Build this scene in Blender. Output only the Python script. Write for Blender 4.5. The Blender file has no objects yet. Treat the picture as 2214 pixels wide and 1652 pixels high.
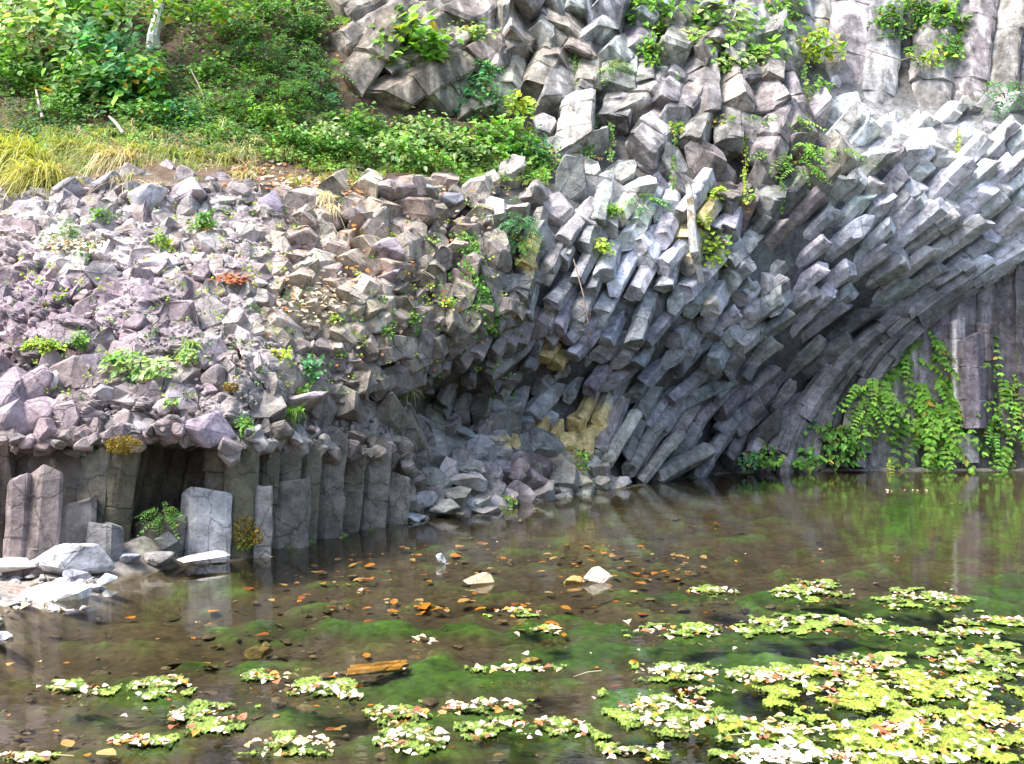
import bpy, bmesh, math, random
import numpy as np
from mathutils import Vector, Matrix, noise
R = math.radians
rng = np.random.default_rng(7)
random.seed(7)
SC = bpy.context.scene
COL = SC.collection

# ------------------------------------------------------------ camera, light, exposure
F, CX, CY, H = 1917.0, 1107.0, 826.0, 2.0          # focal length and centre in the 2214 x 1652 frame, eye height
cam = bpy.data.cameras.new('camera')
cam.sensor_width = 36.0; cam.lens = 36.0 * F / 2214.0; cam.clip_end = 800
camo = bpy.data.objects.new('camera', cam); COL.objects.link(camo)
camo.location = (0, 0, H); camo.rotation_euler = (R(90), 0, 0)
SC.camera = camo
SUN_AZ, SUN_EL = R(246), R(60)                      # light from behind the left shoulder, high
w = bpy.data.worlds.new("World"); SC.world = w; w.use_nodes = True
nt = w.node_tree; bg = nt.nodes['Background']
sky = nt.nodes.new('ShaderNodeTexSky'); sky.sky_type = 'NISHITA'; sky.sun_disc = False
sky.sun_elevation = SUN_EL; sky.sun_rotation = SUN_AZ; sky.air_density = 1.2; sky.dust_density = 3.0
nt.links.new(sky.outputs[0], bg.inputs[0]); bg.inputs[1].default_value = 0.15
sun = bpy.data.lights.new('sun', 'SUN'); sun.energy = 2.9; sun.angle = R(22); sun.color = (1, 0.96, 0.9)
suno = bpy.data.objects.new('sun', sun); COL.objects.link(suno)
sd = Vector((math.sin(SUN_AZ) * math.cos(SUN_EL), math.cos(SUN_AZ) * math.cos(SUN_EL), math.sin(SUN_EL)))
suno.rotation_euler = sd.to_track_quat('Z', 'Y').to_euler()
SC.view_settings.view_transform = 'Standard'; SC.view_settings.look = 'None'
SC.view_settings.exposure = 1.55; SC.view_settings.gamma = 1.0
SC.cycles.max_bounces = 8; SC.cycles.transparent_max_bounces = 12
SC.cycles.caustics_reflective = False; SC.cycles.caustics_refractive = False

# ------------------------------------------------------------ helpers
def P(px, py, Y):
    return np.array([(px - CX) / F * Y, Y, H - (py - CY) / F * Y])

# depth of the rock face: for columns of the survey, (py, distance) pairs from the waterline upwards
PROF = {
 -500: [(1260,9.3),(1000,9.4),(930,9.5),(800,10.0),(600,11.2),(440,12.8),(380,14.0),(250,15.5),(0,18.5),(-600,24)],
 0:    [(1240,9.6),(1000,9.8),(930,9.8),(800,10.3),(600,11.6),(430,13.2),(370,14.4),(250,16.0),(0,19.0),(-600,24)],
 300:  [(1225,9.8),(1000,10.1),(940,9.9),(880,10.0),(780,10.6),(600,11.8),(400,13.6),(360,14.6),(250,16.2),(0,19.0),(-600,24)],
 500:  [(1215,10.0),(1000,10.4),(950,10.2),(900,10.2),(800,10.7),(600,12.0),(400,13.9),(365,15.0),(250,16.6),(0,19.3),(-600,24)],
 750:  [(1150,11.8),(1000,12.1),(950,12.0),(880,12.1),(800,12.3),(600,13.2),(410,14.8),(380,15.8),(250,17.4),(0,19.8),(-600,24)],
 1000: [(1110,13.5),(1000,14.4),(930,15.3),(860,15.6),(810,14.5),(700,14.3),(600,14.7),(500,15.3),(410,16.2),(385,17.3),(250,18.8),(0,20.5),(-600,25)],
 1200: [(1080,15.1),(1000,16.0),(930,16.7),(850,17.0),(760,16.3),(700,16.1),(600,16.2),(500,16.5),(400,17.2),(350,18.3),(220,20.0),(0,21.2),(-600,25)],
 1400: [(1045,17.5),(950,18.1),(850,18.1),(700,17.2),(600,17.2),(500,17.5),(400,18.0),(300,19.2),(200,20.2),(0,21.6),(-600,25)],
 1600: [(1020,19.6),(900,19.8),(700,18.8),(600,18.6),(500,18.7),(350,19.4),(250,20.0),(0,22.0),(-600,25)],
 1800: [(1015,20.3),(850,20.7),(720,20.2),(600,19.5),(500,19.2),(350,19.2),(250,20.2),(0,22.5),(-600,25)],
 2000: [(1015,20.3),(800,20.9),(650,20.7),(550,19.9),(450,19.4),(300,19.6),(200,20.8),(0,22.5),(-600,25)],
 2214: [(1015,20.3),(700,21.0),(600,20.8),(500,20.0),(350,19.4),(250,19.9),(150,21.2),(0,22.5),(-600,25)],
 2900: [(1015,20.3),(700,21.0),(600,20.8),(500,20.0),(350,19.4),(250,19.9),(150,21.2),(0,22.5),(-600,25)],
}
PXS = sorted(PROF)
PYS = np.arange(-600, 1700, 5.0)
TAB = np.array([np.interp(PYS, [a for a, _ in PROF[k]][::-1], [b for _, b in PROF[k]][::-1]) for k in PXS])
ker = np.hanning(11); ker /= ker.sum()
TAB = np.array([np.convolve(np.pad(t, 5, mode='edge'), ker, 'valid') for t in TAB])
def depth(px, py):
    px = np.clip(np.asarray(px, float), PXS[0], PXS[-1] - .01); py = np.clip(np.asarray(py, float), -599, 1690)
    i = np.clip(np.searchsorted(PXS, px, side='right') - 1, 0, len(PXS) - 2)
    a = np.array(PXS, float); t = (px - a[i]) / (a[i + 1] - a[i]); t = t * t * (3 - 2 * t) * .5 + t * .5
    j = (py + 600) / 5.0; j0 = np.clip(np.floor(j).astype(int), 0, len(PYS) - 2); u = j - j0
    f = lambda k: TAB[k, j0] * (1 - u) + TAB[k, j0 + 1] * u
    return f(i) * (1 - t) + f(i + 1) * t
def S(px, py, out=0.0):
    return P(px, py, float(depth(px, py)) - out)
def base_py(px):       # waterline of the rock foot
    return float(np.interp(px, [-500, 0, 300, 500, 750, 1000, 1200, 1400, 1600, 1800, 2900], [1260, 1240, 1225, 1215, 1150, 1110, 1080, 1045, 1020, 1015, 1015]))

def inpoly(poly, x, y):
    x = np.asarray(x, float); y = np.asarray(y, float); c = np.zeros(x.shape, bool); n = len(poly)
    for i in range(n):
        x1, y1 = poly[i]; x2, y2 = poly[(i + 1) % n]
        if y1 == y2: continue
        k = ((y1 > y) != (y2 > y)) & (x < (x2 - x1) * (y - y1) / (y2 - y1) + x1)
        c ^= k
    return c

# rock tones over the face, with lit zones painted paler and shaded hollows darker: (px, py, rgb, pale lichen amount)
ROCKC = [
 (0,560,(.30,.24,.27),.2),(200,470,(.31,.27,.30),.3),(420,430,(.34,.31,.34),.4),(60,650,(.30,.22,.29),.25),(300,650,(.29,.23,.29),.25),(500,600,(.32,.27,.31),.3),
 (650,560,(.37,.31,.27),.3),(850,450,(.36,.295,.245),.25),(780,560,(.40,.33,.26),.3),(900,500,(.36,.30,.25),.25),(820,700,(.36,.30,.25),.25),(690,650,(.44,.37,.29),.4),(960,480,(.33,.28,.24),.25),(150,520,(.40,.37,.38),.5),(900,650,(.31,.255,.22),.2),(950,560,(.34,.285,.24),.2),(1020,620,(.28,.235,.20),.12),
 (100,850,(.29,.23,.26),.25),(400,850,(.27,.23,.26),.25),(600,830,(.28,.25,.26),.25),(800,820,(.24,.21,.20),.15),(950,780,(.22,.20,.19),.1),
 (1050,700,(.24,.20,.165),.08),(1050,560,(.31,.27,.24),.2),(1120,430,(.34,.32,.31),.3),(1250,440,(.36,.34,.33),.35),(1150,650,(.22,.22,.23),.1),
 (1380,560,(.46,.46,.48),.75),(1320,620,(.40,.40,.43),.6),(1480,560,(.38,.38,.41),.5),(1380,480,(.46,.44,.42),.6),(1250,640,(.26,.26,.27),.15),(1500,640,(.36,.36,.39),.45),
 (1150,800,(.22,.22,.24),.1),(1300,800,(.25,.25,.28),.15),(1200,900,(.30,.32,.35),.15),(1050,950,(.27,.28,.31),.1),(1000,880,(.18,.175,.175),.0),(1000,1030,(.27,.27,.275),.1),(1140,1030,(.23,.19,.20),.05),
 (1250,1030,(.33,.30,.25),.3),(1400,920,(.22,.22,.24),.08),(1500,980,(.19,.19,.205),.08),(1550,850,(.20,.20,.215),.08),(1450,730,(.25,.25,.27),.15),(1400,1020,(.22,.22,.21),.1),
 (1600,620,(.34,.36,.37),.45),(1680,560,(.32,.34,.34),.4),(1750,620,(.34,.34,.38),.4),(1700,720,(.24,.24,.25),.2),(1850,720,(.17,.165,.16),.1),(1800,820,(.20,.19,.19),.1),(1700,900,(.20,.19,.19),.12),
 (1850,450,(.34,.36,.40),.5),(2000,430,(.43,.44,.47),.7),(2150,400,(.48,.48,.51),.8),(2150,550,(.42,.42,.46),.6),(1950,560,(.33,.33,.36),.4),(2000,640,(.22,.22,.235),.25),
 (1920,270,(.50,.50,.48),.8),(2100,270,(.46,.45,.45),.7),(1780,360,(.34,.31,.26),.3),(1700,420,(.22,.21,.20),.2),
 (2000,850,(.25,.225,.235),.2),(1850,950,(.27,.25,.245),.2),(2150,800,(.22,.195,.215),.2),(2100,980,(.28,.26,.25),.2),(2100,680,(.20,.175,.19),.2),
 (1100,100,(.34,.31,.29),.45),(1200,130,(.34,.30,.27),.4),(1330,60,(.30,.32,.36),.4),(1430,130,(.27,.25,.24),.3),(1400,250,(.34,.31,.29),.4),(1550,250,(.30,.26,.23),.25),(1480,330,(.31,.28,.25),.25),(1300,280,(.30,.29,.26),.4),
 (1580,380,(.22,.17,.16),.1),(1680,330,(.22,.19,.19),.2),(1650,170,(.33,.31,.29),.4),(1780,200,(.33,.33,.34),.4),(1850,120,(.30,.27,.25),.35),(2000,120,(.27,.24,.22),.3),(2140,120,(.27,.235,.22),.35),
 (800,150,(.31,.27,.26),.4),(900,190,(.24,.21,.17),.2),(1000,150,(.29,.26,.24),.3),
 (50,1100,(.25,.20,.19),.15),(220,1080,(.17,.15,.12),.05),(350,1050,(.13,.11,.085),.0),(450,1120,(.33,.33,.34),.25),(550,1080,(.22,.20,.165),.1),(700,1080,(.22,.195,.16),.1),(820,1060,(.24,.215,.19),.1),
]
_rc = np.array([(a, b) for a, b, _, _ in ROCKC], float); _rv = np.array([list(c) + [l] for _, _, c, l in ROCKC])
_g = _rv[:, :3].mean(1, keepdims=True); _rv[:, :3] = _g + (_rv[:, :3] - _g) * .68; _wm = np.clip((1250 - _rc[:, 0]) / 250, 0, 1)[:, None]; _rv[:, :3] *= np.array([1.04, .995, .92]) * _wm + np.array([1.0, 1.0, 1.02]) * (1 - _wm)
_l = _rv[:, :3].mean(1, keepdims=True); _rv[:, :3] *= (_l / .29) ** .45  # stretches the painted contrast between lit and shaded zones
def rockcol(px, py, jit=0.16, rs=None):
    px = np.atleast_1d(np.asarray(px, float)); py = np.atleast_1d(np.asarray(py, float))
    out = np.zeros((len(px), 4))
    for k in range(0, len(px), 20000):
        d = (px[k:k + 20000, None] - _rc[None, :, 0]) ** 2 + ((py[k:k + 20000, None] - _rc[None, :, 1]) * 1.25) ** 2 + 500
        wt = d ** -2.2
        out[k:k + 20000] = wt @ _rv / wt.sum(1, keepdims=True)
    if jit:
        g = rng.normal(0, jit, len(px)); out[:, :3] *= np.exp(g)[:, None]
        out[:, :3] *= 1 + rng.normal(0, .035, (len(px), 3)); out[:, 3] *= rng.uniform(.3, 1.7, len(px))
    return np.clip(out, .01, .8)

class MB:
    """collects vertices, faces and a colour per vertex, and links them as one mesh object"""
    def __init__(s): s.v = []; s.f = []; s.c = []; s.n = 0
    def add(s, v, f, c):
        v = np.asarray(v, float).reshape(-1, 3); c = np.asarray(c, float)
        if c.ndim == 1: c = np.tile(c, (len(v), 1))
        n = s.n; s.v.append(v); s.c.append(c); s.f += [[i + n for i in t] for t in f]; s.n += len(v)
    def build(s, name, mat, parent=None, loc=None, smooth=False):
        v = np.concatenate(s.v); c = np.concatenate(s.c)
        if c.shape[1] == 3: c = np.hstack([c, np.ones((len(c), 1))])
        if loc is not None: v = v - np.asarray(loc)
        me = bpy.data.meshes.new(name); me.from_pydata(v.tolist(), [], s.f)
        a = me.color_attributes.new('Col', 'FLOAT_COLOR', 'POINT'); a.data.foreach_set('color', c.astype('f4').ravel())
        if smooth: me.polygons.foreach_set('use_smooth', [True] * len(me.polygons))
        me.materials.append(mat); me.update()
        o = bpy.data.objects.new(name, me); COL.objects.link(o)
        if loc is not None: o.location = loc
        if parent is not None: o.parent = parent; o.location = (0, 0, 0) if loc is None else loc
        return o
def tag(o, label=None, cat=None, group=None, kind=None):
    if label: o['label'] = label
    if cat: o['category'] = cat
    if group: o['group'] = group
    if kind: o['kind'] = kind
    return o
def thing(name, label, cat, group=None, kind=None):
    o = bpy.data.objects.new(name, None); COL.objects.link(o); o.empty_display_size = .1
    return tag(o, label, cat, group, kind)

# ------------------------------------------------------------ materials
def newmat(name):
    m = bpy.data.materials.new(name); m.use_nodes = True; nt = m.node_tree
    return m, nt, nt.nodes['Principled BSDF']
def N(nt, t, **k):
    n = nt.nodes.new(t)
    for a, b in k.items():
        if a.startswith('i_'): n.inputs[int(a[2:]) if a[2:].isdigit() else a[2:].replace('_', ' ')].default_value = b
        else: setattr(n, a, b)
    return n
def ramp(nt, src, stops):
    r = nt.nodes.new('ShaderNodeValToRGB'); e = r.color_ramp.elements
    while len(e) < len(stops): e.new(.5)
    for q, (p, c) in zip(e, stops): q.position = p; q.color = (c, c, c, 1) if not hasattr(c, '__len__') else (*c, 1)
    nt.links.new(src, r.inputs[0]); return r.outputs[0]
def mix(nt, fac, a, b, mode='MIX'):
    m = nt.nodes.new('ShaderNodeMix'); m.data_type = 'RGBA'; m.blend_type = mode; m.clamp_result = False
    for s, v in ((m.inputs[0], fac), (m.inputs[6], a), (m.inputs[7], b)):
        if hasattr(v, 'links'): nt.links.new(v, s)
        elif hasattr(v, '__len__'): s.default_value = (*v, 1) if len(v) == 3 else v
        else: s.default_value = v
    return m.outputs[2]
def mth(nt, op, a, b=0.0):
    m = nt.nodes.new('ShaderNodeMath'); m.operation = op
    for s, v in ((m.inputs[0], a), (m.inputs[1], b)):
        if hasattr(v, 'links'): nt.links.new(v, s)
        else: s.default_value = v
    return m.outputs[0]
def rock_material(name, scale=(1, 1, 1), bump=0.5, streak=0.0):
    m, nt, b = newmat(name); L = nt.links
    g = N(nt, 'ShaderNodeNewGeometry'); at = N(nt, 'ShaderNodeAttribute', attribute_name='Col')
    mp = N(nt, 'ShaderNodeMapping'); mp.inputs['Scale'].default_value = scale; L.new(g.outputs['Position'], mp.inputs['Vector'])
    def nz(sc, det=6, ro=.6, dist=0.0):
        n = N(nt, 'ShaderNodeTexNoise'); n.inputs['Scale'].default_value = sc; n.inputs['Detail'].default_value = det
        n.inputs['Roughness'].default_value = ro; n.inputs['Distortion'].default_value = dist
        L.new(mp.outputs[0], n.inputs['Vector']); return n.outputs['Fac']
    big, mid, fine = nz(1.1, 5), nz(5, 8, .65), nz(28, 6, .7)
    c = mix(nt, 1.0, at.outputs['Color'], ramp(nt, big, [(.3, .62), (.7, 1.34)]), 'MULTIPLY')
    c = mix(nt, 1.0, c, ramp(nt, mid, [(.30, .48), (.5, .98), (.70, 1.5)]), 'MULTIPLY')
    c = mix(nt, 1.0, c, ramp(nt, fine, [(.3, .8), (.7, 1.2)]), 'MULTIPLY')
    vc = N(nt, 'ShaderNodeTexVoronoi', feature='DISTANCE_TO_EDGE'); vc.inputs['Scale'].default_value = 1.9
    wv = N(nt, 'ShaderNodeTexNoise'); wv.inputs['Scale'].default_value = 4; wv.inputs['Detail'].default_value = 5; L.new(mp.outputs[0], wv.inputs['Vector'])
    va = N(nt, 'ShaderNodeVectorMath', operation='MULTIPLY_ADD'); L.new(wv.outputs['Color'], va.inputs[0]); va.inputs[1].default_value = (.35, .35, .35); L.new(mp.outputs[0], va.inputs[2]); L.new(va.outputs[0], vc.inputs['Vector'])
    crk = ramp(nt, vc.outputs['Distance'], [(0, 0.0), (.022, 1.0)])
    c = mix(nt, 1.0, c, ramp(nt, vc.outputs['Distance'], [(0, .62), (.03, 1.0)]), 'MULTIPLY')
    # pale crust of lichen, amount kept in the colour layer's alpha
    th = mth(nt, 'SUBTRACT', 0.78, mth(nt, 'MULTIPLY', at.outputs['Alpha'], .36))
    lich = mth(nt, 'MULTIPLY', mth(nt, 'SUBTRACT', nz(3.3, 10, .72, .6), th), 9.0)
    lc = N(nt, 'ShaderNodeClamp'); L.new(lich, lc.inputs[0])
    c = mix(nt, mth(nt, 'MULTIPLY', lc.outputs[0], .75), c, (.56, .575, .56))
    # brown weathering
    br = mth(nt, 'MULTIPLY', mth(nt, 'SUBTRACT', nz(2.1, 8, .7, .4), .56), 6.0)
    bc = N(nt, 'ShaderNodeClamp'); L.new(br, bc.inputs[0])
    c = mix(nt, mth(nt, 'MULTIPLY', bc.outputs[0], .35), c, (.20, .145, .09))
    if streak:
        ms = N(nt, 'ShaderNodeMapping'); ms.inputs['Scale'].default_value = (3.2, 3.2, .16); L.new(g.outputs['Position'], ms.inputs['Vector'])
        ns = N(nt, 'ShaderNodeTexNoise'); ns.inputs['Scale'].default_value = 1; ns.inputs['Detail'].default_value = 7; L.new(ms.outputs[0], ns.inputs['Vector'])
        c = mix(nt, streak, c, mix(nt, 1.0, c, ramp(nt, ns.outputs['Fac'], [(.34, .38), (.48, .8), (.58, 1.1), (.68, 2.3)]), 'MULTIPLY'))
    L.new(c, b.inputs['Base Color']); b.inputs['Roughness'].default_value = .82; b.inputs['Specular IOR Level'].default_value = .35
    bp = N(nt, 'ShaderNodeBump'); bp.inputs['Strength'].default_value = bump; bp.inputs['Distance'].default_value = .05
    hh = mth(nt, 'ADD', mth(nt, 'ADD', mth(nt, 'MULTIPLY', mid, 1.0), mth(nt, 'MULTIPLY', fine, .35)), mth(nt, 'MULTIPLY', crk, .22)); L.new(hh, bp.inputs['Height'])
    L.new(bp.outputs[0], b.inputs['Normal']); return m
M_ROCK = rock_material('basalt', bump=.7)
M_WALL = rock_material('basalt_streaked', bump=.5, streak=.95)
M_SLOPE = rock_material('weathered_basalt', bump=.9)

def leaf_material(name, trans=.35, rough=.5):
    m, nt, b = newmat(name); L = nt.links
    at = N(nt, 'ShaderNodeAttribute', attribute_name='Col')
    L.new(at.outputs['Color'], b.inputs['Base Color']); b.inputs['Roughness'].default_value = rough
    b.inputs['Specular IOR Level'].default_value = .3
    if trans:
        t = N(nt, 'ShaderNodeBsdfTranslucent'); L.new(mix(nt, 1, at.outputs['Color'], (1.3, 1.25, .6), 'MULTIPLY'), t.inputs[0])
        mx = N(nt, 'ShaderNodeMixShader'); mx.inputs[0].default_value = trans
        L.new(b.outputs[0], mx.inputs[1]); L.new(t.outputs[0], mx.inputs[2]); L.new(mx.outputs[0], nt.nodes['Material Output'].inputs[0])
    return m
M_LEAF = leaf_material('leaf_green'); M_DRY = leaf_material('dead_leaf', .12, .6); M_BARK = leaf_material('bark', 0, .85)

# ------------------------------------------------------------ prisms: one basalt column
def frame(a):
    a = a / np.linalg.norm(a); up = np.array([0, 0, 1.]) if abs(a[2]) < .9 else np.array([0, 1., 0])
    u = np.cross(up, a); u /= np.linalg.norm(u); return a, u, np.cross(a, u)
def prism(mb, tip, axis, length, r, col, n=None, rot=None, irr=.14, tilt=.25, cham=.09, joint=.6, flat=1.0, taper=0.0, bend=None, stain=True):
    a, u, v = frame(np.asarray(axis, float))
    n = n or int(rng.choice([5, 6, 6, 6, 7])); rot = rng.uniform(0, 6.28) if rot is None else rot
    ang = rot + (np.arange(n) + rng.uniform(-.17, .17, n)) * 2 * math.pi / n
    rad = r * (1 + rng.uniform(-irr, irr, n)); c2 = np.stack([np.cos(ang) * rad, np.sin(ang) * rad * flat], 1)
    nx, pv = np.roll(c2, -1, 0), np.roll(c2, 1, 0)
    ring = np.empty((2 * n, 2)); ring[0::2] = c2 + (pv - c2) * cham; ring[1::2] = c2 + (nx - c2) * cham
    m = 2 * n
    tl = rng.normal(0, tilt, 2)
    ts = [(-.0, .88, 1), (.06 * r / .25 * .5, 1.0, 1)]
    d = 0.12 * r
    d = rng.uniform(.5, 1.3) * joint
    while d < length - .1:
        ts += [(d - .012, 1.0, 0), (d, .975, 0), (d + .012, 1.0, 0)]
        d += rng.uniform(.5, 1.3) * joint
    ts += [(length, 1.0 + taper, 0)]
    t2 = ts[:2]
    for q in ts[2:]:
        while q[0] - t2[-1][0] > .34: t2.append((t2[-1][0] + rng.uniform(.16, .3), 1.0, 0))
        t2.append(q)
    brk = set(i for i in range(2, len(t2)) if t2[i][1] < 1); ts = t2
    V = []; off = np.zeros(2); sc = 1.0
    tip = np.asarray(tip, float)
    for k, (t, s_, cap) in enumerate(ts):
        if k in brk: off = off + rng.normal(0, .07 * r, 2); sc *= rng.uniform(.93, 1.06)
        p2 = ring * s_ * sc + off
        along = -t + ((p2 @ tl) if cap or k < 3 else 0)
        q = tip + a * (along[:, None] if np.ndim(along) else along) + u * p2[:, :1] + v * p2[:, 1:]
        if bend is not None: q = q + bend * (t * t)
        q = q + rng.normal(0, .030 * r, q.shape)
        if cap: q = q + a * np.repeat(rng.normal(0, .13 * r, n), 2)[:, None]
        V.append(q)
    f = []
    for k in range(len(ts) - 1):
        for i in range(m):
            j = (i + 1) % m; f.append([k * m + i, k * m + j, (k + 1) * m + j, (k + 1) * m + i])
    V = np.concatenate(V); cpt = V[:m].mean(0) + a * rng.uniform(-.02, .05) * r
    V = np.vstack([V, cpt]); ci = len(V) - 1
    for i in range(m): f.append([(i + 1) % m, i, ci])
    cv = np.tile(np.asarray(col, float), (len(V), 1))
    if stain: cv = stain_cols(V, cv)
    mb.add(V, f, cv)

def darts(poly, sfn, efn, afn, n=26000):
    """scatter seeds with one spacing across the column direction and another along it"""
    p = np.array(poly, float); lo, hi = p.min(0), p.max(0)
    c = rng.uniform(lo, hi, (n, 2)); c = c[inpoly(poly, c[:, 0], c[:, 1])]
    s = sfn(c[:, 0], c[:, 1]) + 0 * c[:, 0]; e = efn(c[:, 0], c[:, 1]) + 0 * c[:, 0]; an = np.radians(afn(c[:, 0], c[:, 1]) + 0 * c[:, 0])
    co, si = np.cos(an), -np.sin(an)
    acc = []; AX = np.empty((0, 2))
    for i in range(len(c)):
        if len(acc):
            d = AX[:len(acc)] - c[i]; al = (d[:, 0] * co[i] + d[:, 1] * si[i]) / e[i]; ac = (-d[:, 0] * si[i] + d[:, 1] * co[i]) / s[i]
            if (al * al + ac * ac < 1).any(): continue
        if len(acc) >= len(AX): AX = np.vstack([AX, np.zeros((512, 2))])
        AX[len(acc)] = c[i]; acc.append(i)
    return [(c[i, 0], c[i, 1], s[i], e[i], an[i]) for i in acc]

K = lambda v: (lambda x, y: v)
REG = []
def cluster(label, poly, s, e, ang, nparts=60, rel=1.3, up=0.0, outmin=0.0, jang=4, jrot=.12, proud=.0, jtip=.35, tilt=.25, irr=.14, joint=.6, rf=.56, mat=None, colj=.16, colf=None, lmin=.5, rot0=None, omax=.93, name='rock_columns', taper=0.0):
    seeds = darts(poly, s, e, ang)
    root = thing(name, label, 'rock columns', 'basalt column formations of the cliff')
    big = []
    for (px, py, sp, ep, an) in seeds:
        Y = float(depth(px, py)); m = Y / F
        r = sp * m * rf * 1.2 * rng.uniform(.80, 1.16); ex = ep * m
        o = np.clip(math.sin(math.atan2(rel * 1.6 * r, ex)) + rng.normal(0, .04), outmin, omax)
        an = an + R(rng.normal(0, jang)); cc = math.sqrt(1 - o * o)
        ax = np.array([math.cos(an) * cc, -o, math.sin(an) * cc + up]); ax /= np.linalg.norm(ax)
        tip = P(px, py, Y) + ax * (rng.normal(0, jtip) * r + proud * r)
        col = rockcol(px, py, colj)[0]
        if colf: col = colf(px, py, col)
        big.append((sp * max(ep, sp) * (Y ** 0), tip, ax, max(lmin, ex * 2.4 + .4), r, col, px, py))
    inside = [b for b in big if -20 < b[6] < 2234 and -20 < b[7] < 1100]
    inside.sort(key=lambda b: -b[0] * b[4]); top = set(id(b) for b in inside[:nparts])
    rest = MB()
    for b in big:
        mb = MB() if id(b) in top else rest
        rt = (rot0 + rng.normal(0, jrot)) if rot0 is not None else None
        prism(mb, b[1], b[2], b[3], b[4], b[5], rot=rt, tilt=tilt, irr=irr, joint=joint, taper=taper)
        if id(b) in top: mb.build('column', mat or M_ROCK, root)
    if rest.n:
        tag(rest.build('small_columns', mat or M_ROCK, root), kind='stuff')
    print(name, label[:30], len(big)); return root

ORANGE = [(1135,948,45,13),(1180,950,55,18),(1215,925,25,18),(1250,915,28,12),(1265,940,22,14),(1215,965,22,13),(1145,590,10,30),(1170,605,16,12),(1178,678,18,9),(1165,755,14,12),(1195,790,12,10),(1525,652,15,9),(1600,640,14,7),(1630,642,12,8),(1500,520,14,55),(1245,1000,18,10)]
_or = np.array(ORANGE, float)
def stain_cols(V, cv):
    px = CX + V[:, 0] / V[:, 1] * F; py = CY + (H - V[:, 2]) / V[:, 1] * F
    d = np.sqrt(((px[:, None] - _or[:, 0]) / (_or[:, 2] + 7)) ** 2 + ((py[:, None] - _or[:, 1]) / (_or[:, 3] + 7)) ** 2).min(1)
    if d.min() > 1.4: return cv
    k = np.clip((1.45 - .75 * np.median(d[:24]) - .25 * d + rng.normal(0, .06, len(V))) * 5, 0, .92)[:, None] if rng.random() < .85 else np.zeros((len(V), 1))
    o = np.array([.58, .46, .20]) * rng.uniform(.85, 1.12, (len(V), 1)); out = cv.copy(); out[:, :3] = cv[:, :3] * (1 - k) + o * k; return out
orange = None
def darker(px, py, c): return np.array([c[0] * .93, c[1] * .92, c[2] * .90, c[3]])
def upright_wall(label, x0, x1, topf, botf, wlo, whi, lean, relief, joint=1.1, back=0.0, yref=None, flat=.42):
    root = thing('rock_columns', label, 'rock columns', 'basalt column formations of the cliff'); x = x0
    while x < x1:
        w_ = rng.uniform(wlo, whi); xm = x + w_ / 2; x += w_
        yt, yb = topf(xm), botf(xm); Yt, Yb = float(depth(xm, yt)) + back, float(depth(xm, yb if yref is None else yref)) + back; rel = rng.normal(0, relief)
        A = P(xm, yt, Yt - rel); B = P(xm - lean * (yb - yt), yb, Yb - rel); ax = A - B; L_ = np.linalg.norm(ax)
        r = w_ / F * Yb * .80
        mb = MB(); prism(mb, A, ax / L_, L_, r, rockcol(xm, (yt + yb) / 2, .12)[0], n=int(rng.choice([5, 6, 7])), irr=.18, tilt=.3, joint=joint, cham=.14, flat=flat)
        o = mb.build('column', M_WALL, root)
    return root
upright_wall('tall upright brown and grey columns of the wall above the slanting prisms', 1650, 2700, lambda x: -420 + rng.uniform(-30, 30), lambda x: float(np.interp(x, [1650, 1850, 2010, 2130, 2300, 2800], [300, 330, 360, 330, 340, 380])) , 50, 88, .10, .07, joint=1.6, back=.45, yref=235)
upright_wall('low relief upright columns of the dark wall standing in the water', 1835, 2750, lambda x: float(np.interp(x, [1840, 1900, 1990, 2100, 2240, 2800], [880, 780, 680, 600, 530, 530])), lambda x: 1075, 34, 74, -.015, .03, joint=2.6, flat=.26, back=.12)
# upper middle blocky columns
cluster('large blocky grey columns leaning down the upper cliff above the bushes', [(960,-350),(1700,-350),(1700,130),(1760,240),(1740,330),(1560,330),(1380,345),(1230,330),(1190,260),(1060,215),(960,120)],
        K(48), K(62), lambda x, y: 252 + 10 * np.sin(x * .012), nparts=100, rel=.8, outmin=.50, jang=13, jtip=.42, tilt=.5, irr=.32, joint=.8, rf=.74, lmin=1.2, mat=M_WALL, colf=darker)
cluster('purple grey bedrock ledge jutting out below the leafy bush', [(690,60),(820,20),(960,-40),(1000,150),(1080,240),(960,255),(880,235),(760,235)],
        K(56), K(80), K(225), nparts=50, rel=.7, outmin=.5, jang=12, tilt=.5, irr=.3, joint=.9, rf=.76, mat=M_WALL, colf=darker)
# grey blocks under the upper wall
cluster('jumbled grey blocks between the upper wall and the slanting prisms', [(1700,240),(1850,215),(1900,260),(1830,330),(1760,400),(1640,440),(1560,430),(1530,340)],
        K(46), K(70), K(72), nparts=60, rel=.9, jang=10, tilt=.5, irr=.2, rf=.62)
cluster('weathered pale brown blocks along the ledge at mid height', [(1050,395),(1150,340),(1180,260),(1240,270),(1380,330),(1560,330),(1570,430),(1500,450),(1330,455),(1130,580),(1060,560)],
        K(50), K(56), K(100), nparts=60, rel=1.1, outmin=.5, jang=25, tilt=.5, irr=.2, rf=.6)
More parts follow.
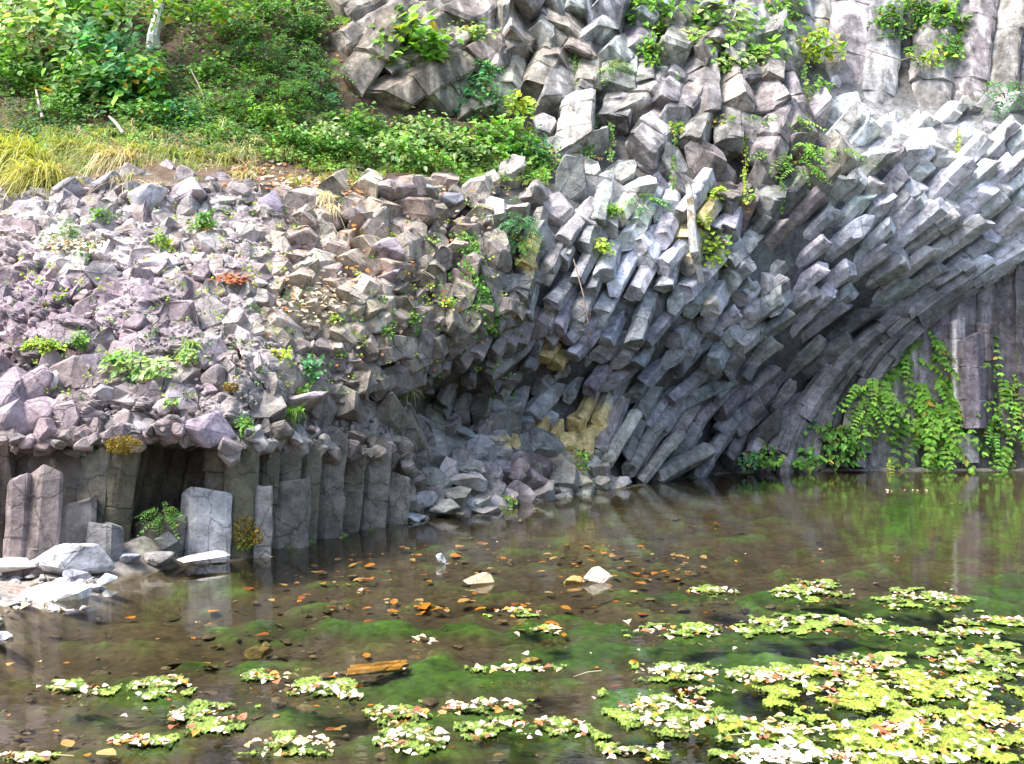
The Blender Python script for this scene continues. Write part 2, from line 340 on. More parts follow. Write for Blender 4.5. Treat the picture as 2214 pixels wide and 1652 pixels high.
# slanting fan, upper right, tips up to the right
cluster('bright slanting prisms stacked like stairs at the upper right of the cliff', [(1620,470),(1760,360),(1850,235),(2000,235),(2130,185),(2240,190),(2800,240),(2800,560),(2230,560),(2120,620),(1980,660),(1840,640),(1700,640),(1600,600),(1570,520)],
        K(36), K(84), lambda x, y: np.clip(52 - (y - 300) * .05 + (2000 - x) * .012, 30, 64), nparts=100, rel=1.45, jang=3.2, jtip=.9, tilt=.4, joint=.8, rf=.53, rot0=.3, colf=orange)
cluster('small bright prism tips filling in under the foot of the tall wall columns', [(1760,345),(1850,240),(2000,240),(2130,190),(2240,195),(2700,245),(2700,430),(2230,400),(1950,420),(1760,440)],
        K(32), K(58), lambda x, y: 60 + 0 * x, nparts=60, rel=1.2, jang=5, jtip=.5, proud=-.9, tilt=.4, joint=.8, rf=.66, rot0=.3, colf=orange)
# middle: hanging tips, down to the left
cluster('light grey prisms with broken tips hanging out of the middle of the cliff', [(1130,580),(1330,455),(1500,450),(1570,440),(1600,600),(1700,640),(1640,720),(1520,790),(1400,770),(1290,750),(1120,720)],
        K(35), K(50), lambda x, y: 236 + (1400 - x) * .05, nparts=100, rel=1.3, outmin=.52, jang=9, jtip=.9, tilt=.4, joint=.8, rf=.56, rot0=.5, jrot=.3, colf=orange)
cluster('dark grey prism ends pointing out of the hollow in the cliff', [(880,800),(1060,690),(1120,690),(1290,750),(1400,770),(1520,790),(1600,800),(1640,860),(1690,1010),(1400,1046),(1330,1050),(1290,1000),(1285,905),(1120,885),(1060,870),(900,880)],
        lambda x, y: 30 + 0 * x, lambda x, y: np.interp(x, [900, 1150, 1500, 1650], [32, 38, 62, 78]), lambda x, y: np.interp(x, [900, 1200, 1500, 1680], [262, 232, 222, 222]), nparts=100, rel=1.2, outmin=.56, jang=10, jtip=.95, tilt=.4, joint=.7, rf=.56, rot0=.2, jrot=.3, colf=orange)
# pavement of column ends facing up
cluster('blue grey pavement of six sided column ends with an orange lichen patch', [(900,885),(1060,872),(1120,885),(1285,905),(1300,1000),(1330,1052),(1220,1078),(1100,1096),(985,1118),(870,1132),(865,1040),(890,960)],
        K(36), K(28), K(90), nparts=100, rel=.5, up=.55, outmin=.8, jang=14, jtip=.35, tilt=.28, irr=.26, rf=.72, joint=.5, colf=orange)
# brown broken rock left of the hollow
cluster('brown broken column stumps on the slope left of the hollow', [(640,430),(760,400),(930,400),(1050,395),(1060,560),(1130,580),(1120,690),(1060,700),(900,800),(800,860),(720,850),(640,640)],
        lambda x, y: np.interp(y, [400, 550, 850], [44, 34, 29]), lambda x, y: np.interp(y, [400, 550, 850], [44, 34, 30]), K(250), nparts=90, rel=.9, outmin=.90, jang=50, jtip=.34, tilt=.32, irr=.32, rf=.78, omax=.98, up=.12)
cluster('solid mauve and brown rock face of tightly packed broken column ends on the left slope', [(-480,420),(0,420),(120,400),(330,370),(480,385),(640,410),(700,440),(700,640),(760,840),(860,880),(880,970),(700,985),(520,965),(360,900),(250,935),(0,985),(-480,985)],
        lambda x, y: 25 + 17 * np.clip(np.sin(x * .021 + 1.3 * np.sin(y * .017)) * np.cos(y * .024 + x * .006) + .35, 0, 1) + 12 * (y > 790), lambda x, y: 23 + 16 * np.clip(np.sin(x * .021 + 1.3 * np.sin(y * .017)) * np.cos(y * .024 + x * .006) + .35, 0, 1) + 14 * (y > 790), K(90), nparts=100, rel=.3, outmin=.93, up=.30, jang=60, jtip=.20, tilt=.30, irr=.34, rf=.80, omax=.98, joint=.9, colj=.13, lmin=.6)
# curved dark ribs under the slanting prisms
def ribs(label, fam, nrib, r, segs=26, jit=.6):
    """fam: two guide curves (lists of image points); ribs run between them, each a column swept along its curve"""
    root = thing('curved_columns', label, 'rock columns', 'basalt column formations of the cliff')
    A, B = [np.array(f, float) for f in fam]
    def res(C, n=segs):
        d = np.r_[0, np.cumsum(np.linalg.norm(np.diff(C, axis=0), axis=1))]; t = np.linspace(0, d[-1], n)
        return np.stack([np.interp(t, d, C[:, 0]), np.interp(t, d, C[:, 1])], 1)
    def smooth(C):
        for _ in range(3):
            q = np.stack([C[:-1] * .75 + C[1:] * .25, C[:-1] * .25 + C[1:] * .75], 1).reshape(-1, 2)
            C = np.vstack([C[:1], q, C[-1:]])
        return C
    A, B = res(smooth(A)), res(smooth(B))
    for i in range(nrib):
        t = (i + rng.uniform(-.18, .18)) / max(1, nrib - 1); C = A * (1 - t) + B * t
        i0 = int(rng.integers(0, 4)); i1 = segs - int(rng.integers(0, 6)); C = C[i0:i1]
        # each rib is broken into drums with slightly different size and setback
        n = int(rng.choice([5, 6, 6])); rot = rng.uniform(0, 6); ang = rot + np.arange(n) * 2 * math.pi / n + rng.uniform(-.15, .15, n)
        rr = 1 + rng.uniform(-.13, .13, n); set_ = rng.normal(0, jit) * r
        pts = np.array([S(x, y, out=.15 - set_) for x, y in C]); V = []; f = []; m = n
        sc, oo = 1.0, np.zeros(3); nextb = rng.integers(3, 7); cols = []; cj = rng.normal(0, .16); rings = 0
        def ringat(k, s_):
            T = pts[min(k + 1, len(pts) - 1)] - pts[max(k - 1, 0)]; a, u, v = frame(T)
            # keep one steady side direction so that the rib does not twist
            u = np.cross(a, [0, 1, 0]); u /= np.linalg.norm(u); v = np.cross(a, u)
            return pts[k] + oo + r * s_ * ((np.cos(ang) * rr)[:, None] * u + (np.sin(ang) * rr)[:, None] * v)
        for k in range(len(C)):
            if k == nextb:
                V.append(ringat(k, sc)); V.append(ringat(k, sc * .93)); rings += 2
                sc = rng.uniform(.78, 1.16); oo = rng.normal(0, .22 * r, 3); cj = rng.normal(0, .2); nextb = k + rng.integers(2, 6)
            c = rockcol(C[k, 0], C[k, 1], 0)[0] * math.exp(cj)
            V.append(ringat(k, sc) + rng.normal(0, .05 * r, (m, 3))); rings += 1
            while len(cols) < rings: cols.append(c)
        for k in range(rings - 1):
            for j in range(m): f.append([k * m + j, k * m + (j + 1) % m, (k + 1) * m + (j + 1) % m, (k + 1) * m + j])
        f.append(list(range(m))[::-1]); f.append([(rings - 1) * m + j for j in range(m)])
        mb = MB(); mb.add(np.concatenate(V), f, np.repeat(np.array(cols), m, 0)); mb.build('column', M_ROCK, root)
    return root
ribs('long dark curved columns sweeping up to the right under the bright prisms', ([(1650,1060),(1680,950),(1740,850),(1830,760),(1950,660),(2090,570)], [(1870,1070),(1866,920),(1885,830),(1960,720),(2080,630),(2260,520)]), 13, .19)
cluster('dark slanting columns in the shade below the bright prisms', [(1520,790),(1600,640),(1840,640),(1980,660),(2130,610),(2240,560),(2240,590),(2000,760),(1900,840),(1860,960),(1690,1040),(1640,860)],
        K(33), K(100), lambda x, y: np.clip(42 + (y - 750) * .05 , 36, 58), nparts=100, rel=1.15, jang=4, jtip=.9, tilt=.4, joint=.6, rf=.55, rot0=.1, jrot=.25)
# block hanging on the dark wall, and the worn lip along the water
root = thing('hanging_column', 'lone dark column block jutting from the wall among the climbing plants', 'rock column', 'basalt column formations of the cliff')
for (px, yt, yb, w_, out, c) in [(2100, 730, 925, 46, .34, (.20, .175, .20)), (2128, 700, 918, 36, .2, (.17, .145, .15)), (2092, 945, 1000, 46, .22, (.38, .37, .39)), (2070, 690, 940, 30, .12, (.34, .31, .32))]:
    Yb = float(depth(px, 900)) - out; A, B = P(px, yt, Yb), P(px, yb, Yb); mb = MB(); prism(mb, A, (A - B) / np.linalg.norm(A - B), np.linalg.norm(A - B), w_ / 2 / F * Yb * 1.15, np.array(list(c) + [.2]), n=6, tilt=.2, joint=.7, flat=.8); mb.build('column', M_WALL, root)
mb = MB(); prism(mb, (22, 20.12, -.05), (1, 0, 0), 16.3, .13, np.array([.15, .14, .13, .05]), n=6, rot=.2, tilt=.05, joint=2.5); tag(mb.build('rock_lip', M_ROCK), 'low worn ledge running along the waterline of the dark wall', 'rock ledge')
# ------------------------------------------------------------ colonnade standing in the water at left, surveyed one by one
root = thing('water_colonnade', 'thick upright columns standing along the water at the lower left', 'rock columns', 'basalt column formations of the cliff')
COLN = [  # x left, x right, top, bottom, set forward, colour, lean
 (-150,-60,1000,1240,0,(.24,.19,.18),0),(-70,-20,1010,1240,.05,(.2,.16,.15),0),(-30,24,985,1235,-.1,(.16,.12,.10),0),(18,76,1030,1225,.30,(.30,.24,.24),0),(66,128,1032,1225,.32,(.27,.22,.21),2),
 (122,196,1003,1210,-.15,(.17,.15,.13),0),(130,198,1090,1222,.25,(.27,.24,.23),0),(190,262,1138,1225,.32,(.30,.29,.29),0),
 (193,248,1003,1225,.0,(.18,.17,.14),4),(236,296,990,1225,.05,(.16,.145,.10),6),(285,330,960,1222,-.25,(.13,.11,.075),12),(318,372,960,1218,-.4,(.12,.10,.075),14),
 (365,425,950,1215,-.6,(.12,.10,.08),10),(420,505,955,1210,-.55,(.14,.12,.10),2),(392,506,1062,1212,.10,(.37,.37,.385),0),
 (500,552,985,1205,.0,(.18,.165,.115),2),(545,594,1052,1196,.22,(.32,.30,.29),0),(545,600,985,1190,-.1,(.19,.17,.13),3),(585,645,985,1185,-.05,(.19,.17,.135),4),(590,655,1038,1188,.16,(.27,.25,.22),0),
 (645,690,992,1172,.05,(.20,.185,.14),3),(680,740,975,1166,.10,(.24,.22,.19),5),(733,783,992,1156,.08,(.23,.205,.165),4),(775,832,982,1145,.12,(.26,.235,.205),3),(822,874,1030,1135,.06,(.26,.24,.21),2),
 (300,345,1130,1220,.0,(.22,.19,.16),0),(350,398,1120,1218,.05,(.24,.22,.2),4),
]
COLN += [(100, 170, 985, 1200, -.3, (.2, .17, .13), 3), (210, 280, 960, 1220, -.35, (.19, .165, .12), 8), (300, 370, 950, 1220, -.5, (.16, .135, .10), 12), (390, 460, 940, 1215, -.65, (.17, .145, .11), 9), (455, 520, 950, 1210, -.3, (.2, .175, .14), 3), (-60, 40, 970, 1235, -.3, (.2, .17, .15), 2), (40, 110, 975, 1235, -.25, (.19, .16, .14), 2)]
for (a, b, t, bt, fw, c, lean) in COLN:
    xm = (a + b) / 2; Yb = 3834.0 / (base_py(xm) - 826); Yb = Yb - fw
    r = (b - a) / 2 / F * Yb * (1.55 if c[0] < .3 else 1.12); top = P(xm, t - (34 if t < 1008 else 0), Yb + r); foot_z = -.45
    ax = np.array([math.sin(R(lean)), .10, math.cos(R(lean))]); L_ = (top[2] - foot_z) / ax[2]
    mb = MB(); cc = np.array([v * (1.05 if c[0] > .3 else .78) for v in c] + [.1 + .3 * (c[0] > .28)])  # darker columns toned down further, painting in the shade of the overhang
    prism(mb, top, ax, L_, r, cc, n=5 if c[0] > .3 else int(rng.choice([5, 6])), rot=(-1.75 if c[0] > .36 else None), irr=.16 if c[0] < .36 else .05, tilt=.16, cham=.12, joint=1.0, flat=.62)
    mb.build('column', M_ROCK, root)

# ------------------------------------------------------------ the rock face behind everything
def h3(v, s=0):
    x = math.sin(v[0] * 127.1 + v[1] * 311.7 + v[2] * 74.7 + s * 19.19) * 43758.5453
    return x - math.floor(x)
gx = np.r_[np.arange(-500, -60, 14), np.arange(-60, 1100, 4.0), np.arange(1100, 2900, 12)]
gy = np.r_[np.arange(-598, -20, 20), np.arange(-20, 420, 9), np.arange(420, 960, 4.0), np.arange(960, 1420, 11)]
GX, GY = np.meshgrid(gx, gy); nx_, ny_ = len(gx), len(gy)
DEP = depth(GX, GY)
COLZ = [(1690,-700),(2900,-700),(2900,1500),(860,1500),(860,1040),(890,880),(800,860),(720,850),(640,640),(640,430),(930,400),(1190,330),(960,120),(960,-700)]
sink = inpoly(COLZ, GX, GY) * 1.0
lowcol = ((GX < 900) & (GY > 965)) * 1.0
PTS = np.stack([(GX - CX) / F * DEP, DEP, H - (GY - CY) / F * DEP], -1)
rub = np.clip(1 - sink, 0, 1)
soil = np.clip((430 - GY) / 40, 0, 1) * (GX < 1250) * (1 - sink)
DISP = np.zeros(DEP.shape); CJ = np.ones(DEP.shape); LICH = np.zeros(DEP.shape)
for j in range(ny_):
    for i in range(nx_):
        if sink[j, i] or GX[j, i] < -480: continue
        p = Vector(PTS[j, i])
        if soil[j, i] > .5:
            DISP[j, i] = noise.fractal(p * .8, 1, 2, 5) * .22; continue
        q = p + Vector(noise.noise_vector(p * 2.2)) * .10
        d = noise.fractal(p * .7, 1, 2, 3) * .16; cm = 1.0
        for (sz, amp, tl) in ((.75, .10, .22), (.30, .055, .26), (.13, .022, .2)):
            v_ = Vector((q.x / sz, q.y / sz * .7, q.z / sz * 1.2)); dist, cp = noise.voronoi(v_)
            c0 = cp[0]; dl = v_ - c0
            d += amp * (h3(c0) - .5) * 2 + tl * sz * (dl.x * (h3(c0, 1) - .5) + dl.z * (h3(c0, 2) - .35))
            d -= amp * .8 * max(0, 1 - (dist[1] - dist[0]) / .12)
            cm *= .84 + .34 * h3(c0, 3)
        d += noise.fractal(p * 5, 1, 2, 4) * .03
        k = 1.0
        DISP[j, i] = d * k; CJ[j, i] = cm
back = sink * .32 + lowcol * .38
nrm = np.array([0, -.95, .3])
PTS2 = PTS + nrm * DISP[..., None] + np.stack([0 * back, back, -back * .2], -1)
cc = rockcol(GX.ravel(), GY.ravel(), 0).reshape(ny_, nx_, 4)
cc[..., :3] *= CJ[..., None]
dirt = np.array([.13, .085, .055]); cc[..., :3] = cc[..., :3] * (1 - soil[..., None]) + dirt * soil[..., None]; cc[..., 3] *= (1 - soil)
tan = np.clip(1 - np.abs(GX - 820) / 260, 0, 1) * np.clip(1 - np.abs(GY - 600) / 260, 0, 1) * (1 - soil)
cc[..., :3] = cc[..., :3] * (1 - .6 * tan[..., None]) + np.array([.34, .235, .14]) * .6 * tan[..., None]
cc[..., 3] *= 1 - sink
cc[..., :3] *= (1 - .66 * sink - .3 * lowcol)[..., None]  # painted shade: backing darkened in the gaps behind the columns
idx = np.arange(nx_ * ny_).reshape(ny_, nx_)
fc = np.stack([idx[:-1, :-1], idx[1:, :-1], idx[1:, 1:], idx[:-1, 1:]], -1).reshape(-1, 4)
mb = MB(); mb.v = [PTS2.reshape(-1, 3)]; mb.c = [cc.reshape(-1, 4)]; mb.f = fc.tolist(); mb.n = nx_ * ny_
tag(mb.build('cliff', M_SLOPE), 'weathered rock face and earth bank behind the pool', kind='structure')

# ------------------------------------------------------------ loose and half buried rocks
def hull_template(seed, npt=15, box=.35):
    r_ = random.Random(seed); bm = bmesh.new()
    for _ in range(npt):
        v = Vector((r_.gauss(0, 1), r_.gauss(0, 1), r_.gauss(0, 1))); v.normalize()
        m = max(abs(v.x), abs(v.y), abs(v.z)); v = v * (1 - box) + v / m * box * .8
        bm.verts.new(v)
    bmesh.ops.convex_hull(bm, input=bm.verts[:])
    for v in [v for v in bm.verts if not v.link_faces]: bm.verts.remove(v)
    bmesh.ops.dissolve_limit(bm, angle_limit=R(14), verts=bm.verts[:], edges=bm.edges[:])
    bmesh.ops.bevel(bm, geom=bm.edges[:], offset=.07, segments=1, affect='EDGES', profile=.6)
    bm.verts.index_update(); V = np.array([v.co[:] for v in bm.verts]); Fc = [[v.index for v in f.verts] for f in bm.faces]; bm.free(); return V, Fc
HULLS = [hull_template(k, [11, 13, 15, 18][k % 4], .2 + .06 * (k % 5)) for k in range(16)]
def rot3(a, b, c): return np.array(Matrix.Rotation(a, 3, 'Z') @ Matrix.Rotation(b, 3, 'X') @ Matrix.Rotation(c, 3, 'Y'))
def rock(mb, c, sx, sy, sz, col, k=None, rt=None, base=False):
    V, Fc = HULLS[int(rng.integers(16)) if k is None else k]
    M = rot3(*(rng.uniform(-3, 3, 3))) if rt is None else rot3(*rt)
    V2 = (V @ M.T) * np.array([sx, sy, sz]) if rt is None else (V * np.array([sx, sy, sz])) @ M.T
    V2 = V2 + rng.normal(0, .018, V2.shape) * min(sx, sy, sz)
    cf = np.tile(np.asarray(col, float), (len(V2), 1)); mb.add(V2 + np.asarray(c), Fc, cf); return V2
def rock_at(px, py, w_, h_, col, name='rock', label=None, cat='rock', out=.0, Y=None, k=None, rt=None, mat=None, group=None, dp=None):
    Yv = float(depth(px, py)) if Y is None else Y; m = Yv / F; c = P(px, py, Yv - out)
    mb = MB(); sx, sz = w_ / 2 * m, h_ / 2 * m
    rock(mb, (0, 0, 0), sx, dp or (sx + sz) / 2, sz, col, k=k, rt=rt if rt is not None else None)
    o = mb.build(name, mat or M_ROCK); o.location = c; tag(o, label, cat, group); return o
# surveyed big blocks of the slope and the water's edge
BIG = [  # px, py, w, h, colour, out, label
 (345,905,70,66,(.37,.27,.30),.45,'pinkish purple block perched at the lip of the overhang above the dark hollow'),
 (440,925,140,90,(.30,.245,.29),.45,'broad purple slab overhanging the dark hollow between the columns'),
 (305,925,50,60,(.29,.27,.30),.35,'small blue grey block left of the pinkish block on the overhang'),
 (80,830,80,90,(.33,.26,.29),.30,'large mauve block in the row above the lower left columns'),
 (30,850,70,150,(.29,.23,.26),.35,'tall purple block at the left edge above the columns'),
 (85,900,70,90,(.31,.245,.27),.35,'purple block below the mauve block above the lower left columns'),
 (150,905,85,75,(.31,.25,.27),.28,'brown purple block under the green ferns above the columns'),
 (28,905,66,90,(.33,.27,.29),.40,'rounded purple block resting at the left edge on the columns'),
 (225,860,70,60,(.36,.34,.36),.25,'pale grey block beneath the small broad leaved plant'),
 (200,905,70,50,(.27,.23,.24),.25,'brown block jammed between the pale block and the overhang'),
 (118,822,22,44,(.62,.60,.55),.35,'thin white upright stone stuck in the purple slope'),
 (665,865,100,46,(.38,.32,.32),.40,'pinkish slab jutting from the slope above the hanging grass tuft'),
 (615,965,44,34,(.42,.41,.42),.35,'pale rounded cobble on top of the colonnade'),
 (560,985,46,30,(.38,.37,.37),.3,'pale flat block on the colonnade left of the rounded cobble'),
 (545,940,60,36,(.37,.34,.34),.3,'grey block under the small fern above the colonnade'),
 (640,940,60,40,(.26,.25,.27),.25,'dark grey block right of the hanging grass tuft'),
 (700,930,60,40,(.22,.21,.20),.25,'dark block in the shaded notch above the colonnade'),
 (200,970,80,38,(.34,.33,.34),.35,'small grey stone on the ledge beside the mossy cushion'),
 (245,985,44,34,(.30,.29,.35),.42,'bluish stone on the ledge left of the mossy cushion'),
 (60,985,120,50,(.22,.18,.18),.2,'dark brown slab under the purple blocks at the left edge'),
 (585,445,60,70,(.32,.27,.33),.35,'dark violet boulder at the top of the slope below the red leaves'),
 (410,430,110,80,(.33,.28,.32),.20,'big violet grey outcrop below the grass bank'),
 (320,440,110,80,(.45,.43,.45),.15,'pale flat faced outcrop below the grass bank'),
 (230,400,80,50,(.36,.34,.36),.2,'pale grey stone under the drooping grass'),
 (150,415,70,60,(.33,.30,.31),.2,'grey stone under the drooping grass, next to the left tuft'),
 (935,415,46,34,(.45,.46,.50),.35,'small pale blue grey boulder lying on the ledge below the bushes'),
 (975,430,60,36,(.34,.34,.38),.25,'grey boulder right of the pale blue one on the ledge'),
 (850,420,110,80,(.34,.28,.27),.2,'large brown purple boulder split down the middle on the ledge'),
 (935,465,90,56,(.25,.215,.22),.25,'dark blocky stone below the pale blue grey boulder'),
 (765,470,60,70,(.31,.265,.26),.25,'brown block with rounded corners, left of two on the upper slope'),
 (820,480,62,76,(.36,.31,.26),.3,'tan block with squared corners, right of two on the upper slope'),
 (840,545,80,56,(.32,.26,.29),.35,'violet block with a flat top and dark gap beneath on the upper slope'),
 (835,585,90,50,(.33,.27,.31),.3,'violet stone just under the flat topped violet block'),
 (350,570,110,50,(.36,.32,.34),.15,'long grey lump half buried in the middle of the slope'),
 (1155,1035,64,60,(.20,.165,.175),.35,'dark purple boulder wedged at the edge of the pavement'),
 (1120,1020,56,60,(.25,.205,.215),.30,'purple brown boulder beside the darker one on the pavement'),
]
grp_b = 'large blocks embedded in the slope'
for i, (px, py, w_, h_, c, out, lab) in enumerate(BIG):
    rock_at(px, py, w_ * 1.12, h_ * 1.12, list(c) + [.35], label=lab, out=out - .24, group=grp_b, k=i % 16, rt=(rng.uniform(-.6, .6), rng.uniform(-.5, .5), rng.uniform(-.5, .5)))
EDGE = [  # px, py, w, h, distance, colour, label
 (30,1258,230,90,8.5,(.32,.235,.20),'large reddish brown boulder on the bank at the left edge'),
 (10,1225,130,36,8.95,(.66,.64,.62),'long white topped slab behind the reddish boulder'),
 (95,1208,150,40,9.15,(.64,.62,.61),'white slab leaning on the foot of the left columns'),
 (170,1212,170,76,9.1,(.50,.50,.54),'pale bluish boulder at the foot of the left columns'),
 (130,1268,70,40,8.7,(.56,.54,.54),'pale grey stone between the reddish boulder and the white slab'),
 (165,1248,70,34,8.9,(.40,.40,.44),'bluish stone wedged behind the bright white slab'),
 (125,1288,175,58,8.25,(.90,.90,.90),'bright white flat slab at the edge of the water'),
 (232,1252,46,26,8.75,(.80,.80,.80),'small bright white block at the tip of the gravel bank'),
 (205,1275,50,26,8.55,(.58,.58,.60),'pale cobble next to the small white block'),
 (0,1382,60,44,6.95,(.66,.64,.72),'lilac white stone at the left edge of the water'),
 (285,1205,75,34,9.4,(.30,.31,.37),'blue grey block at the foot of the dark hollow'),
 (345,1205,70,40,9.5,(.30,.28,.27),'brown grey block at the foot of the hollow, right of the blue grey one'),
 (440,1205,120,22,9.55,(.60,.59,.58),'pale flat slab below the big light column at the waterline'),
 (355,1170,60,44,9.7,(.32,.31,.30),'grey block in the mouth of the dark hollow'),
 (310,1165,60,44,9.85,(.26,.24,.21),'olive brown block inside the dark hollow'),
 (960,1100,80,44,13.3,(.33,.32,.29),'pale tan boulder at the waterline before the pavement'),
 (890,1108,80,46,12.8,(.36,.37,.39),'pale blue grey boulder at the waterline below the colonnade end'),
 (1015,1095,54,34,13.7,(.38,.38,.39),'pale ribbed stone right of the tan boulder at the waterline'),
 (915,1080,70,36,13.2,(.38,.38,.40),'grey stone behind the two pale boulders at the waterline'),
 (1170,1065,70,34,15.3,(.38,.35,.29),'pale cream stone at the waterline below the orange lichen'),
 (1250,1040,80,34,16.0,(.48,.44,.33),'cream yellow flat stone above the waterline'),
 (1225,1062,60,26,15.7,(.48,.45,.40),'cream stone under the yellow flat stone'),
 (1300,1045,50,34,16.5,(.40,.37,.31),'cream stone with a dark foot at the waterline'),
 (1345,1043,46,28,16.9,(.34,.34,.34),'grey stone at the waterline before the dark prism ends'),
 (1000,1045,120,44,13.9,(.35,.34,.33),'low grey ledge block in front of the blue grey pavement'),
]
for i, (px, py, w_, h_, Y, c, lab) in enumerate(EDGE):
    rock_at(px, py, w_ * 1.08, h_ * 1.12, list(c) + [.5], label=lab, Y=Y, group='boulders along the edge of the water', k=(i * 5) % 16, rt=(rng.uniform(-.5, .5), rng.uniform(-.25, .25) * (w_ < 110), rng.uniform(-.2, .2) * (w_ < 110)), dp=min(w_, 110) / 2 * Y / F * .8)
# scattered rubble over the slope: the largest as rocks of their own, the rest as one mass
RUB = [(-480,430),(0,430),(120,395),(330,360),(480,375),(640,400),(760,405),(930,410),(1040,430),(1120,600),(1080,700),(900,800),(820,870),(880,960),(700,985),(520,965),(360,885),(250,925),(0,985),(-480,985)]
cand = []
for (lo, hi, n) in ((44, 70, 24), (24, 44, 150), (8, 24, 1500)):
    x = rng.uniform(-480, 1120, n); y = rng.uniform(360, 990, n); ok = inpoly(RUB, x, y)
    for a, b in zip(x[ok], y[ok]): cand.append((a, b, rng.uniform(lo, hi)))
cand.sort(key=lambda t: -t[2]); rest = MB(); nrk = 0
for (px, py, sz) in cand:
    c = rockcol(px, py, .2)[0]; Y = float(depth(px, py)); m = Y / F
    s3 = sz / 2 * m * rng.uniform(.7, 1.15, 3); out = rng.uniform(-.95, -.05) * sz / 2 * m + .02
    if rng.random() < .03: c[:3] = c[:3] * 1.5 + .05
    if nrk < 150 and -10 < px < 1110:
        mb = MB(); rock(mb, (0, 0, 0), s3[0], s3[1], s3[2], c); o = mb.build('rock', M_ROCK); o.location = P(px, py, Y - out); nrk += 1
        row = 'upper' if py < 560 else ('middle' if py < 760 else 'lower'); sd_ = 'left edge' if px < 250 else ('left half' if px < 600 else 'brown right end')
        tag(o, 'angular rock half buried in the %s part of the slope, %s' % (row, sd_), 'rock', 'angular rocks half buried in the purple and brown slope')
    else: rock(rest, P(px, py, Y - out), s3[0], s3[1], s3[2], c)
tag(rest.build('rubble', M_ROCK), 'small broken stones covering the purple and brown slope', 'rubble', kind='stuff')
row = MB()
for _k in range(210):
    px = rng.uniform(-200, 890); py = np.interp(px, [-200, 0, 300, 370, 500, 700, 890], [965, 965, 940, 925, 955, 965, 985]) + rng.normal(0, 12); sz = rng.uniform(26, 62); Y = float(depth(px, py)); m = Y / F; s3 = sz / 2 * m * rng.uniform(.7, 1.2, 3)
    rock(row, P(px, py, Y - rng.uniform(.0, .42)), s3[0], s3[1], s3[2], rockcol(px, py - 50, .2)[0])
tag(row.build('rubble', M_ROCK), 'wedged stones along the lip between the slope and the upright columns', 'rubble', kind='stuff')
# gravel at the foot of the bank
gv = MB()
for _ in range(700):
    px = rng.uniform(-300, 300); py = rng.uniform(1195, 1345) - px * .12
    if px > 0 and py > 1330 - px * .35: continue
    Y = 3834 / (py - 826); sz = rng.uniform(.015, .07); g = rng.uniform(.22, .6)
    rock(gv, P(px, py, Y) + [0, 0, rng.uniform(-.02, .03)], sz, sz, sz * .6, (g, g * .96, g * .93, .3))
tag(gv.build('gravel', M_ROCK), 'pale gravel between the boulders of the left bank', 'gravel', kind='stuff')

# ------------------------------------------------------------ stream bed, bank and water
def onwater(px, py, z=0.0):
    Y = (H - z) * F / (py - CY); return np.array([(px - CX) / F * Y, Y, z])
GREENP = [(640,1365,45,22),(770,1362,95,16),(960,1365,110,14),(870,1375,170,12),(1150,1380,90,22),(600,1425,0,0),(590,1385,45,9),(580,1360,45,12),(1280,1370,120,14),(1230,1340,60,10),
 (420,1440,50,12),(540,1455,50,9),(280,1510,90,30),(200,1560,60,20),(350,1530,80,30),(860,1500,150,35),(1050,1480,180,38),(980,1560,160,50),(700,1560,90,35),(1150,1600,170,55),(820,1630,150,25),(1240,1430,150,34),(1450,1410,160,28),
 (1600,1395,180,26),(1480,1290,100,12),(1680,1300,90,14),(1850,1330,180,26),(2100,1320,180,30),(1900,1400,300,45),(2100,1480,300,80),(1700,1500,260,70),(1500,1560,220,60),(1750,1600,400,70),(1350,1625,120,30),(2150,1400,200,60),(1950,1120,40,60),(480,1540,90,20),(300,1640,90,16),(650,1640,90,14),(1700,1440,120,20),(2200,1280,80,30)]
def greenness(px, py):
    g = np.zeros_like(px)
    for a, b, w_, h_ in GREENP:
        if w_: g = np.maximum(g, 1.25 - np.sqrt(((px - a) / (w_ * 1.1)) ** 2 + ((py - b) / (h_ * 1.15)) ** 2))
    return g
bx = np.r_[-300, -60, -20, np.arange(-9, 14, .07), 20, 60, 300]; by = np.r_[-300, -60, -15, 0, np.arange(2.5, 12, .06), np.arange(12, 21.5, .2), 26]
BX, BY = np.meshgrid(bx, by); BZ = np.full(BX.shape, -.26)
pxb = CX + BX / np.maximum(BY, .5) * F; pyb = CY + (H - BZ) / np.maximum(BY, .5) * F
nzv = np.array([[noise.fractal(Vector((x * 2.2, y * 2.2, 3)), 1, 2, 5) for x in bx] for y in by])
nz2 = np.array([[noise.fractal(Vector((x * .7, y * .7, 9)), 1, 2, 3) for x in bx] for y in by])
gr = np.clip((greenness(pxb, pyb) + nzv * .8 - .08 + .35 * np.clip((pxb - 1250) / 300, 0, 1) * (pyb > 1350)) * 1.3, 0, 1) * .92
